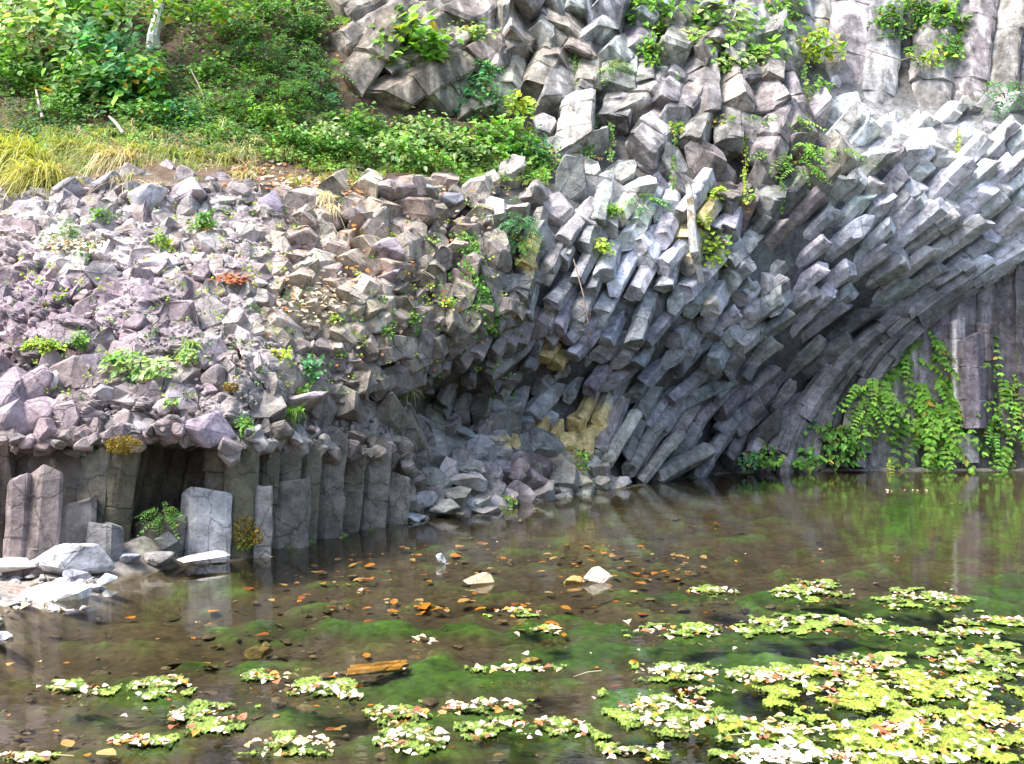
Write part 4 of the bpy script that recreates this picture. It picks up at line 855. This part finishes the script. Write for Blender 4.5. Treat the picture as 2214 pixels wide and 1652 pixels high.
bush('thin leafed shrub at the top edge between the branch and the ledge', 590, 20, 60, 26, 'mid', 14, group=G1, out=.5)
bush('big bright green maple leaved bush hanging over the purple ledge', 885, 85, 86, 66, 'bright', 30, group=G1, out=.9, root_at=(900, 185), wd=.44, thick=.55)
bush('side branch of toothed leaves left of the bush over the purple ledge', 825, 115, 38, 34, 'bright', 20, group=G1, out=.7, root_at=(850, 185), wd=.4)
bush('drooping light green leaf spray right of the bush over the ledge', 1010, 70, 60, 18, 'pale', 15, group=G1, out=.5)
G2 = 'feathery dark shrubs on the bank'
for (x, y, a, b, k, lf, lab) in [(600, 205, 80, 60, 'mid', 12, 'feathery dark green shrub in the middle of the bank'), (690, 190, 60, 70, 'blue', 12, 'feathery blue green shrub against the purple ledge'), (540, 120, 60, 50, 'dark', 11, 'dark ferny shrub under the bare earth at the top'), (480, 230, 60, 50, 'mid', 11, 'feathery shrub above the long grass'), (640, 110, 50, 40, 'mid', 11, 'ferny shrub at the foot of the grey ledge near the top'), (400, 240, 60, 40, 'blue', 11, 'low blue green shrub behind the grass, left of the middle'), (730, 270, 50, 40, 'mid', 11, 'ferny shrub right of the feathery ones, beside the ledge')]:
    bush(lab, x, y, a, b, k, lf, group=G2, out=.35, pin=True, per=14, wd=.2, dens=1.1)
G3 = 'small leaved bushes along the ledge'
for (x, y, a, b, k, lf, lab) in [(775, 265, 56, 42, 'bright', 18, 'bright broad leaved bush at the left end of the ledge'), (840, 330, 76, 50, 'pale', 15, 'pale green small leaved bush on the ledge, left of the middle'), (920, 290, 66, 52, 'pale', 15, 'pale bush with reddish stems behind the middle of the ledge'), (905, 350, 84, 40, 'bright', 14, 'low green bush at the front of the ledge above the split boulder'), (990, 330, 76, 56, 'pale', 16, 'pale leafy bush in the middle of the ledge'), (1035, 225, 54, 70, 'blue', 14, 'dark blue green bush climbing the rock above the ledge'), (1070, 300, 80, 58, 'bright', 19, 'bright yellow green bush at the right of the ledge'), (1115, 250, 42, 44, 'lime', 21, 'bright large leaved sprig at the top of the right hand bush'), (1140, 330, 55, 45, 'blue', 10, 'fine leaved dark bush at the right end of the ledge'), (1120, 355, 35, 22, 'bright', 17, 'three lobed bright leaves low at the right end of the ledge'), (1040, 160, 40, 30, 'blue', 11, 'thin blue green sprig on the rock above the ledge bushes'), (760, 330, 60, 32, 'mid', 10, 'low weeds before the left end of the ledge'), (680, 320, 60, 30, 'mid', 10, 'low green weeds between the grass and the ledge')]:
    bush(lab, x, y, a, b, k, lf, group=G3, out=.35, name='bush', cat='bush')
G4 = 'leafy shrubs hanging on the upper cliff'
for (x, y, a, b, k, lf, lab) in [(1540, 60, 80, 70, 'pale', 28, 'big round leaved light green shrub at the top of the cliff'), (1620, 90, 74, 72, 'bright', 25, 'yellow green broad leaved shrub right of the round leaved one'), (1590, 130, 60, 30, 'pale', 20, 'low skirt of round leaves under the two top shrubs'), (1410, 25, 55, 46, 'bright', 18, 'small leaved shrub at the top edge left of the round leaved one'), (1690, 20, 40, 30, 'bright', 14, 'small leaved shrub at the top edge right of the broad leaved one'), (1405, 110, 22, 40, 'bright', 12, 'thin strand of small leaves hanging on the upper rock'), (1765, 95, 52, 46, 'lime', 18, 'yellow green small leaved shrub alone on the upper cliff'), (1770, 185, 22, 16, 'bright', 13, 'tiny bright sprig under the lone yellow green shrub'), (1930, 50, 32, 50, 'mid', 13, 'dark climbing plant on the tall columns near the top'), (2045, 50, 42, 60, 'bright', 14, 'climbing plant on the tall columns, right of the dark one'), (2055, 100, 26, 30, 'mid', 13, 'lower half of the climbing plant on the tall columns'), (2000, 118, 46, 15, 'lime', 14, 'flat bright spray jutting from the foot of the tall columns'), (1985, 30, 26, 60, 'mid', 8, 'fine leaved creeper between the two climbing plants')]:
    bush(lab, x, y, a, b, k, lf, group=G4, out=.35, thick=.4)
G5 = 'ferns on the cliff'
for (x, y, a, b, k, lf, lab) in [(1705, 265, 34, 26, 'bright', 12, 'fern above the lower pair on the grey blocks'), (1715, 325, 45, 26, 'bright', 13, 'bright fern on the grey blocks beside the slanting prisms'), (1740, 358, 30, 14, 'mid', 11, 'darker fern under the bright one'), (1808, 325, 34, 14, 'bright', 12, 'fern at the top end of the slanting prisms'), (2175, 200, 40, 26, 'blue', 12, 'blue green fern at the right above the bright prisms'), (1390, 432, 44, 18, 'blue', 10, 'blue green fern on the pale blocks in the middle'), (1120, 500, 36, 50, 'blue', 8, 'dense fine leaved fern bush on the brown rock'), (1330, 150, 26, 20, 'mid', 10, 'small fern on the upper blocks'), (350, 1110, 30, 24, 'mid', 10, 'pale fern in the dark hollow between the lower columns'), (1600, 250, 26, 10, 'bright', 10, 'small fern at the foot of the upper blocks'), (150, 495, 20, 30, 'mid', 8, 'little fern on the mauve outcrop')]:
    bush(lab, x, y, a, b, k, lf, group=G5, out=.3, name='fern', cat='fern', pin=True, per=12, wd=.22, thick=.3, dens=1.3)
G6 = 'climbing plants on the dark wall by the water'
for (x, y, a, b, k, lf, lab) in [(1985, 795, 46, 50, 'bright', 20, 'upper part of the big climber on the dark wall'), (2045, 845, 54, 46, 'bright', 20, 'right half of the big climber on the dark wall'), (1965, 880, 34, 44, 'bright', 20, 'left half of the big climber on the dark wall'), (2030, 920, 44, 46, 'bright', 20, 'lower middle of the big climber on the dark wall'), (2035, 985, 26, 34, 'bright', 17, 'tail of the big climber reaching down to the water'), (2010, 745, 22, 30, 'bright', 17, 'top shoot of the big climber on the dark wall'), (1890, 835, 42, 30, 'bright', 18, 'bright climber curling at the left of the dark wall'), (1872, 880, 16, 28, 'bright', 12, 'strand hanging under the curling climber'), (1812, 955, 70, 50, 'mid', 18, 'round dark green bush at the foot of the curved columns'), (1745, 1000, 30, 18, 'mid', 12, 'small plant at the waterline left of the round bush'), (1930, 998, 11, 14, 'lime', 10, 'tiny bright plant alone at the waterline of the dark wall'), (1655, 985, 34, 22, 'mid', 12, 'plant at the waterline under the dark prism ends'), (1615, 1000, 20, 12, 'blue', 10, 'very small plant at the waterline, leftmost under the prism ends'), (2165, 738, 54, 38, 'bright', 20, 'climber at the upper right of the dark wall, beside the block'), (2165, 805, 24, 44, 'bright', 17, 'strand right of the dark block on the wall'), (2150, 930, 14, 40, 'mid', 10, 'faint thin strand on the pale wall right of the block'), (2205, 865, 20, 44, 'bright', 17, 'climber strand at the right edge, upper'), (2205, 955, 28, 62, 'bright', 19, 'climber mass at the right edge reaching the water')]:
    bush(lab, x, y, a, b, k, lf, group=G6, out=.55 if x < 1900 else .22, pin=x > 1850, per=11, wd=.36, thick=.3, name='climber', cat='climbing plant', dens=1.25 if x > 1850 else .9, droop=.6)
bush('climber beyond the right edge of the dark wall', 2420, 880, 60, 90, 'bright', 20, group=G6, out=.18, pin=True, per=11, wd=.33, thick=.25, name='climber', cat='climbing plant', dens=1.1, droop=.6)
G7 = 'weeds rooted in the slope'
for (x, y, a, b, k, lf, lab) in [(270, 785, 42, 24, 'pale', 17, 'pale round leaved plant, largest on the lower slope'), (330, 798, 44, 22, 'pale', 17, 'right half of the round leaved plant on the lower slope'), (668, 795, 22, 28, 'blue', 14, 'upright green weed above the pinkish slab'), (662, 838, 9, 20, 'bright', 10, 'thin weed stalk hanging below the upright weed'), (615, 775, 24, 14, 'lime', 12, 'yellow green weed left of the upright weed'), (362, 866, 11, 8, 'bright', 12, 'single bright leaf sprig above the pinkish block'), (210, 955, 14, 18, 'blue', 9, 'tiny fern like weed on the ledge stone'), (530, 915, 16, 16, 'mid', 10, 'small weed on the stones over the colonnade'), (1305, 530, 18, 14, 'lime', 13, 'bright weed on the pale blocks'), (1330, 460, 12, 18, 'bright', 10, 'weed under the pale ledge blocks'), (1543, 525, 22, 14, 'lime', 13, 'bright weed beside the tan trunk'), (1545, 555, 16, 16, 'lime', 15, 'yellow leaves under the bright weed by the tan trunk'), (1522, 480, 14, 12, 'lime', 12, 'small yellow weed left of the dark blocks'), (1543, 412, 18, 14, 'lime', 12, 'yellow green weed on the dark purple block'), (1612, 430, 16, 8, 'lime', 12, 'small flat weed right of the dark purple block'), (1465, 265, 9, 16, 'lime', 12, 'cluster of yellow leaves on the hanging creeper'), (1552, 262, 9, 12, 'yellow', 12, 'yellow leaves at the end of the right creeper'), (1258, 985, 8, 14, 'bright', 10, 'small weed below the orange lichen'), (1257, 1005, 8, 12, 'mid', 9, 'weed shadowed under the small one by the lichen'), (1107, 1078, 13, 9, 'bright', 12, 'bright sprig at the waterline before the purple boulder'), (585, 1048, 12, 8, 'mid', 9, 'tiny fern on the colonnade'), (532, 1174, 8, 6, 'bright', 10, 'tiny sprig at the foot of the mossy column'), (90, 745, 50, 14, 'lime', 9, 'sparse yellow weeds at the left of the slope'), (175, 735, 20, 18, 'mid', 9, 'thin weed on the left of the slope'), (410, 770, 24, 18, 'pale', 9, 'pale weed in the middle of the slope'), (440, 480, 22, 24, 'mid', 9, 'green weeds between the upper outcrops'), (215, 470, 16, 20, 'mid', 9, 'weeds below the pale grey stone'), (350, 520, 18, 14, 'lime', 8, 'small weeds on the upper slope'), (840, 710, 8, 12, 'mid', 9, 'little weed, left of two on the brown rock'), (895, 690, 12, 16, 'mid', 9, 'little weed, right of two on the brown rock'), (970, 655, 14, 10, 'lime', 8, 'flat weed on the brown rock near the creeper'), (560, 955, 12, 8, 'mid', 8, 'weed tucked under the cobble'), (730, 690, 10, 8, 'lime', 8, 'tiny yellow weed in the middle of the brown rock'), (50, 1190, 30, 6, 'mid', 9, 'weeds behind the white slab on the bank')]:
    bush(lab, x, y, a, b, k, lf, group=G7, out=.22, name='weed', cat='weed', wd=.4, dens=1.3)
vine('leafy creeper winding down the brown rock', [(1000, 500), (1020, 545), (1030, 600), (1050, 650), (1068, 715)], 26, 'mid', 9, 1.1)
vine('small start of the creeper above the brown rock', [(1018, 508), (1035, 570)], 12, 'bright', 9)
vine('thin string of leaves hanging across the dark hollow', [(1066, 800), (1068, 835), (1067, 865)], 5, 'mid', 7, .8)
vine('thin creeper hanging down the upper cliff with yellow leaves', [(1465, 150), (1462, 240), (1458, 320), (1455, 410)], 6, 'mid', 7, .7)
vine('right hand creeper hanging down the upper cliff', [(1552, 160), (1552, 260)], 6, 'mid', 7, .8)
vine('creeper on the blocks left of the hanging pair', [(1390, 95), (1405, 125), (1395, 160)], 9, 'bright', 9, .9)
for (x, y0, y1, w_, lab) in [(1245, 100, 330, 12, 'mossy streak down the columns under the top edge'), (1215, 60, 140, 8, 'mossy streak at the very top, left of the big column'), (1640, 130, 260, 10, 'mossy streak under the broad leaved shrub'), (1275, 230, 340, 14, 'mossy strand beside the pale green block'), (1320, 260, 350, 8, 'mossy strand on the small blocks'), (1610, 240, 420, 7, 'mossy strand on the dark purple block'), (1690, 380, 460, 6, 'mossy strand before the slanting prisms'), (1740, 140, 270, 8, 'pale green strand on the grey blocks'), (2070, 280, 330, 5, 'lime green fern strand among the bright prisms')]:
    vine(lab, [(x, y0), (x + 3, (y0 + y1) / 2), (x - 2, y1)], w_, 'lime' if rng.random() < .4 else 'mid', 6, .8, name='moss_strand', cat='moss', out=.06, group='mossy strands on the upper cliff')
# grass
for (x, y, ln, n, c, lab) in [(60, 350, 84, 300, (.40, .42, .08), 'big yellow green grass tuft at the left edge of the bank'), (15, 330, 76, 240, (.38, .42, .07), 'bright grass tuft behind the big one at the left edge'), (85, 385, 74, 240, (.46, .45, .12), 'yellow tuft drooping over the rocks at the left'), (150, 320, 44, 140, (.32, .36, .08), 'green tuft right of the left edge tufts'), (215, 335, 46, 150, (.42, .42, .14), 'straw green tuft in the middle of the grass bank'), (270, 350, 62, 240, (.50, .43, .24), 'dry straw tuft hanging over the pale stone'), (310, 330, 44, 130, (.36, .38, .10), 'green and straw tuft right of the dry one'), (370, 335, 40, 120, (.32, .36, .08), 'tuft of short green grass above the pale outcrop'), (430, 340, 40, 120, (.36, .37, .10), 'yellowish tuft above the violet outcrop'), (495, 345, 36, 100, (.34, .35, .10), 'tuft at the right end of the grass bank'), (530, 385, 40, 90, (.48, .42, .22), 'dry tuft hanging beside the dark violet boulder'), (120, 290, 36, 90, (.28, .36, .08), 'green tuft behind the grass bank at the left'), (240, 290, 36, 90, (.30, .37, .09), 'green tuft behind the straw green one'), (340, 290, 34, 80, (.30, .36, .10), 'short tuft behind the grass bank, middle'), (770, 65, 40, 150, (.48, .38, .20), 'dry brown grass tuft on top of the grey ledge'), (700, 430, 40, 150, (.78, .68, .50), 'bleached white grass tuft on the upper slope'), (715, 455, 30, 80, (.76, .66, .50), 'smaller bleached tuft hanging below the white one'), (635, 890, 30, 90, (.16, .32, .04), 'bright green grass tuft hanging over the cobble'), (880, 845, 34, 70, (.30, .34, .14), 'pale thin grass hanging in the shaded notch'), (412, 745, 30, 40, (.30, .44, .14), 'few long pale blades on the middle of the slope'), (1330, 140, 26, 60, (.24, .33, .07), 'small grass tuft on the upper blocks'), (620, 330, 34, 70, (.26, .32, .10), 'thin grass before the feathery shrubs'), (560, 310, 34, 70, (.28, .34, .10), 'thin grass left of the brown stone'), (820, 380, 26, 70, (.30, .36, .12), 'short grass at the front of the ledge, left'), (940, 385, 26, 70, (.26, .32, .10), 'short grass at the front of the ledge, right')]:
    tuft(lab, x, y, ln * (1.25 if x < 300 and y > 290 else 1), int(n * 1.25), c, spread=.5, sag=1.2)
gb = MB()
for _k in range(520):
    a = rng.uniform(-450, 560); b = rng.normal(338, 26) - (12 if a > 400 else 0); q = rng.random()
    col = (.42, .44, .15) if q < .3 else ((.24, .34, .11) if q < .62 else (.60, .53, .36))
    blades(gb, S(a, b, out=.12), rng.uniform(.28, .62), 20, col, spread=.8, sag=1.2, wd=.007)
for _k in range(160):
    a = rng.uniform(620, 1180); b = rng.uniform(330, 400); blades(gb, S(a, b, out=.08), rng.uniform(.2, .4), 12, (.32, .42, .10) if rng.random() < .7 else (.5, .44, .24), spread=.45, sag=.7, wd=.007)
tag(gb.build('grass', M_LEAF), 'long yellow green and straw grass along the top of the slope', 'grass', kind='stuff')
# dense low plants nobody could count, over the whole earth bank
BL = ['low bush behind the earth gap at the end of the grass bank', 'pale low bush between the grass and the ledge bushes', 'low bush behind the short tufts of the grass bank', 'blue green low bush below the pale tree trunk', 'low bush under the small bright sapling', 'low bush at the top edge, right of the bright branch', 'dark bush at the top edge beside the grey ledge', 'low bush below the heart leaved shrub at the left', 'bright low bush in the middle of the earth bank', 'bush beside the thin leaning dead stem', 'low bush at the foot of the upper blocks, right of the ledge', 'big bush past the left edge beside the corner shrub', 'low bush past the left edge behind the grass']
for bi, (x, y, a, b, k, lf) in enumerate([(610, 300, 70, 36, 'mid', 12), (700, 300, 60, 34, 'pale', 12), (470, 290, 70, 26, 'mid', 11), (380, 250, 60, 34, 'blue', 12), (300, 245, 60, 34, 'mid', 12), (520, 60, 60, 36, 'mid', 13), (660, 60, 50, 40, 'dark', 12), (130, 235, 60, 30, 'mid', 12), (560, 250, 70, 40, 'bright', 12), (455, 150, 50, 36, 'mid', 12), (1180, 340, 40, 26, 'mid', 11), (-90, 120, 90, 120, 'mid', 26), (-120, 260, 80, 50, 'mid', 18)]):
    bush(BL[bi], x, y, a, b, k, lf, group='low bushes in the tangle on the earth bank', out=.4, name='bush', cat='bush', dens=.8)
ug = MB(); POLY = [(-480,-300),(960,-300),(960,-20),(820,30),(690,70),(740,240),(960,260),(1190,300),(1190,385),(930,395),(760,385),(640,350),(540,340),(480,345),(330,330),(0,330),(-480,330)]
n = 26000; x = rng.uniform(-480, 1200, n); y = rng.uniform(-300, 395, n); ok = inpoly(POLY, x, y)
hole = (((x - 410) / 90) ** 2 + ((y - 95) / 45) ** 2 < 1) | (((x - 590) / 60) ** 2 + ((y - 55) / 30) ** 2 < 1) | (((x - 590) / 50) ** 2 + ((y - 352) / 22) ** 2 < 1) | (((x - 15) / 50) ** 2 + ((y - 230) / 40) ** 2 < 1) | (((x - 200) / 90) ** 2 + ((y - 250) / 16) ** 2 < 1)
ok &= ~(hole & (rng.random(n) < .6)); x, y = x[ok], y[ok]
for a, b in zip(x, y):
    Y = float(depth(a, b)); m = Y / F; k = rng.integers(4, 8); c = P(a, b, Y - rng.uniform(.02, .35)); g = noise.noise(Vector((a * .012, b * .014, 3)))
    kind = 'dark' if g < -.1 else ('mid' if g < .2 else 'bright'); an = rng.uniform(0, 6.28, k); dirs = np.stack([np.cos(an), -.3 + .4 * np.sin(an), .25 * np.sin(an * 2)], 1)
    s_ = rng.uniform(6, 11) * m
    leaves(ug, c + dirs * s_ * .6 + rng.normal(0, .02, (k, 3)), dirs + [0, -.2, -.2], np.array([0, -.6, .8]) + rng.normal(0, .4, (k, 3)), s_ * rng.uniform(.6, 1.2, k), .3, greens(kind, k, .3))
for _k in range(1500):
    a, b = rng.uniform(-480, 1150), rng.uniform(120, 385)
    if inpoly(POLY, np.array([a]), np.array([b]))[0]: blades(ug, S(a, b, out=.05), rng.uniform(.16, .34), 5, (.22, .30, .07) if rng.random() < .7 else (.42, .36, .18), spread=.4, sag=.6, wd=.006, seg=4)
tag(ug.build('undergrowth', M_LEAF), 'dense low weeds, ferns and grass covering the earth bank', 'undergrowth', kind='stuff')
# small moss and seedlings all over the slope
sm = MB()
for _k in range(520):
    a, b = rng.uniform(-300, 1130), rng.uniform(400, 860); c = S(a, b, out=.13); m = c[1] / F; k = int(rng.integers(4, 10)); an = rng.uniform(0, 6.28, k); dirs = np.stack([np.cos(an), -.4 + 0 * an, .5 * np.sin(an)], 1); s_ = rng.uniform(4, 8) * m
    leaves(sm, c + dirs * s_ * .7, dirs, np.array([0, -.7, .7]) + rng.normal(0, .3, (k, 3)), np.full(k, s_), .4, greens('lime' if rng.random() < .5 else 'mid', k))
tag(sm.build('seedlings', M_LEAF), 'tiny seedlings sprouting between the stones of the slope', 'seedlings', kind='stuff')
# moss cushions
def moss(label, px, py, w_, h_, col, n=500, out=.12, Y=None):
    mb = MB(); Yd = (float(depth(px, py)) if Y is None else Y) - out; m = Yd / F; an = rng.uniform(0, 6.28, n); rr = rng.uniform(0, 1, n) ** .5
    c = P(px, py, Yd) + np.stack([np.cos(an) * rr * w_ * m, -.05 * (1 - rr ** 2) + rng.normal(0, .02, n), np.sin(an) * rr * h_ * m], 1)
    leaves(mb, c, rng.normal(0, 1, (n, 3)) + [0, -.6, .3], rng.normal(0, 1, (n, 3)) + [0, -1, .4], np.full(n, 5 * m), .4, np.clip(np.array(col) * np.exp(rng.normal(0, .25, n))[:, None], .01, .8)); return tag(mb.build('moss_cushion', M_LEAF), label, 'moss', 'moss cushions on the lower columns')
moss('orange and olive moss cushion on the ledge above the dark columns', 268, 962, 40, 20, (.26, .19, .02), out=.55)
moss('olive brown moss patch on the column right of the big light one', 528, 1150, 24, 36, (.15, .12, .02), Y=9.95, out=.06)
moss('ochre moss on the right side of the olive patch', 556, 1160, 14, 18, (.28, .22, .04), 240, Y=10.0, out=.10)
moss('small brown moss tuft in the purple slope', 500, 838, 18, 10, (.24, .16, .04), 200, out=.3)
moss('dark moss under the bleached grass', 450, 502, 14, 12, (.13, .11, .02), 160, out=.15)
# leaf litter on the ledge and the slope
ll = MB()
def litter(px, py, w_, h_, n, cols, s0=.05, s1=.1, out=.10):
    x, y = rng.normal(px, w_ / 2, n), rng.normal(py, h_ / 2, n); c = np.array([S(a, b, out=out + rng.uniform(0, .08)) for a, b in zip(x, y)])
    col = np.array([cols[int(rng.integers(len(cols)))] for _ in range(n)]) * rng.uniform(.75, 1.2, (n, 1)); leaves(ll, c, rng.normal(0, 1, (n, 3)) * [1, .6, .4], np.array([0, -.6, .8]) + rng.normal(0, .3, (n, 3)), rng.uniform(s0, s1, n), .38, np.clip(col, .01, .9))
CR, OR, RD = (.62, .50, .36), (.46, .20, .06), (.34, .10, .05)
litter(680, 392, 120, 16, 260, [CR, CR, OR]); litter(530, 368, 50, 26, 150, [RD, OR, CR]); litter(505, 603, 34, 12, 80, [RD, OR, RD]); litter(690, 650, 50, 40, 160, [CR, CR, (.7, .6, .45)]); litter(600, 345, 60, 16, 60, [OR, CR])
litter(850, 410, 200, 14, 160, [CR, OR]); litter(1210, 330, 60, 30, 80, [OR, RD]); litter(780, 620, 320, 180, 160, [CR, OR, OR]); litter(420, 110, 120, 60, 120, [OR, (.30, .18, .10), CR]); litter(600, 150, 240, 120, 120, [OR, RD, CR]); litter(1600, 450, 30, 30, 24, [OR, CR]); litter(1270, 690, 10, 60, 12, [RD])
litter(760, 350, 500, 60, 150, [OR, CR]); litter(160, 525, 70, 14, 160, [(.8, .76, .7), CR])
tag(ll.build('leaf_litter', M_DRY), 'orange and cream dead leaves strewn over the slope and ledge', 'leaves', kind='stuff')
# wood
def wood(name, label, pts, rad, col, outs, cat, mat=None):
    mb = MB(); p3 = [S(a, b, out=o_) for (a, b), o_ in zip(pts, outs)]; tube(mb, p3, rad, col, 9); return tag(mb.build(name, mat or M_BARK), label, cat)
tr_ = thing('tree', 'slender tree with a pale peeling trunk coming down from the top edge', 'tree')
mb = MB(); tp = [S(a, b, out=o_) for a, b, o_ in [(333, 108, .0), (331, 80, .35), (337, 55, .55), (343, 25, .75), (340, -40, 1.1), (350, -160, 1.5), (346, -300, 1.8)]]; tube(mb, tp, [.16, .12, .11, .10, .10, .09, .07], (.55, .53, .50), 10); mb.build('trunk', M_ROCK, tr_)
mb = MB(); cen = P(350, -260, 16.6); k = 1500; pts = cen + rng.normal(0, 1, (k, 3)) * [1.6, 1.0, .9]; leaves(mb, pts, rng.normal(0, 1, (k, 3)) + [0, 0, -.6], np.array([0, -.3, 1]) + rng.normal(0, .4, (k, 3)), rng.uniform(.12, .22, k), .34, greens('bright', k)); mb.build('crown', M_LEAF, tr_)
wood('dead_tree', 'tan upright dead tree with orange lichen in the middle of the cliff', [(1488, 400), (1494, 440), (1496, 490), (1502, 545), (1518, 612)], [.06, .08, .09, .10, .05], (.20, .15, .09), [.5, .5, .5, .5, .35], 'trunk', M_ROCK)
wood('dead_branch', 'bare grey branch stub standing in the weeds left of the bank', [(236, 252), (252, 268), (266, 288)], [.02, .03, .03], (.42, .38, .34), [.7, .6, .4], 'branch')
wood('dead_branch', 'thin bare stem in front of the shrubs at the far left', [(78, 195), (84, 225), (92, 255)], [.018, .025, .03], (.36, .30, .25), [.6, .5, .3], 'branch')
wood('dead_branch', 'thin leaning dead stem in the ferny shrubs', [(412, 150), (428, 180), (442, 214)], [.012, .016, .02], (.38, .30, .22), [.6, .5, .3], 'branch')
wood('dead_branch', 'bare stem hanging below the bush over the purple ledge', [(902, 130), (901, 160), (904, 192)], [.012, .014, .014], (.34, .28, .24), [.6, .3, .1], 'branch')
wood('dead_branch', 'tangled bare twig on the tall columns', [(1870, 105), (1910, 118), (1950, 130), (1985, 118)], [.012, .016, .014, .008], (.32, .25, .22), [.3, .5, .5, .4], 'branch')
wood('hanging_root', 'thin root hanging over the light prisms', [(1240, 560), (1262, 640), (1272, 700), (1276, 730)], [.012, .012, .01, .008], (.34, .24, .20), [.5, .6, .6, .6], 'root')

# ------------------------------------------------------------ unseen bank added behind the camera to block low sky light and deepen contrast
ob = MB(); n1, n2 = 60, 24; xs = np.linspace(-70, 80, n1); ts = np.linspace(0, 1, n2); V = []
for t in ts:
    for x in xs: V.append((x, -4.5 - 26 * t + noise.noise(Vector((x * .1, t * 4, 2))) * 2, -.5 + 17 * (1 - (1 - t) ** 2.2) + noise.noise(Vector((x * .2, t * 6, 7))) * 1.2 * t))
ob.add(V, [[j * n1 + i, j * n1 + i + 1, (j + 1) * n1 + i + 1, (j + 1) * n1 + i] for j in range(n2 - 1) for i in range(n1 - 1)], (.10, .115, .06)); tag(ob.build('shading_bank', M_SLOPE), 'unseen bank added behind the camera to block low sky light', kind='structure')
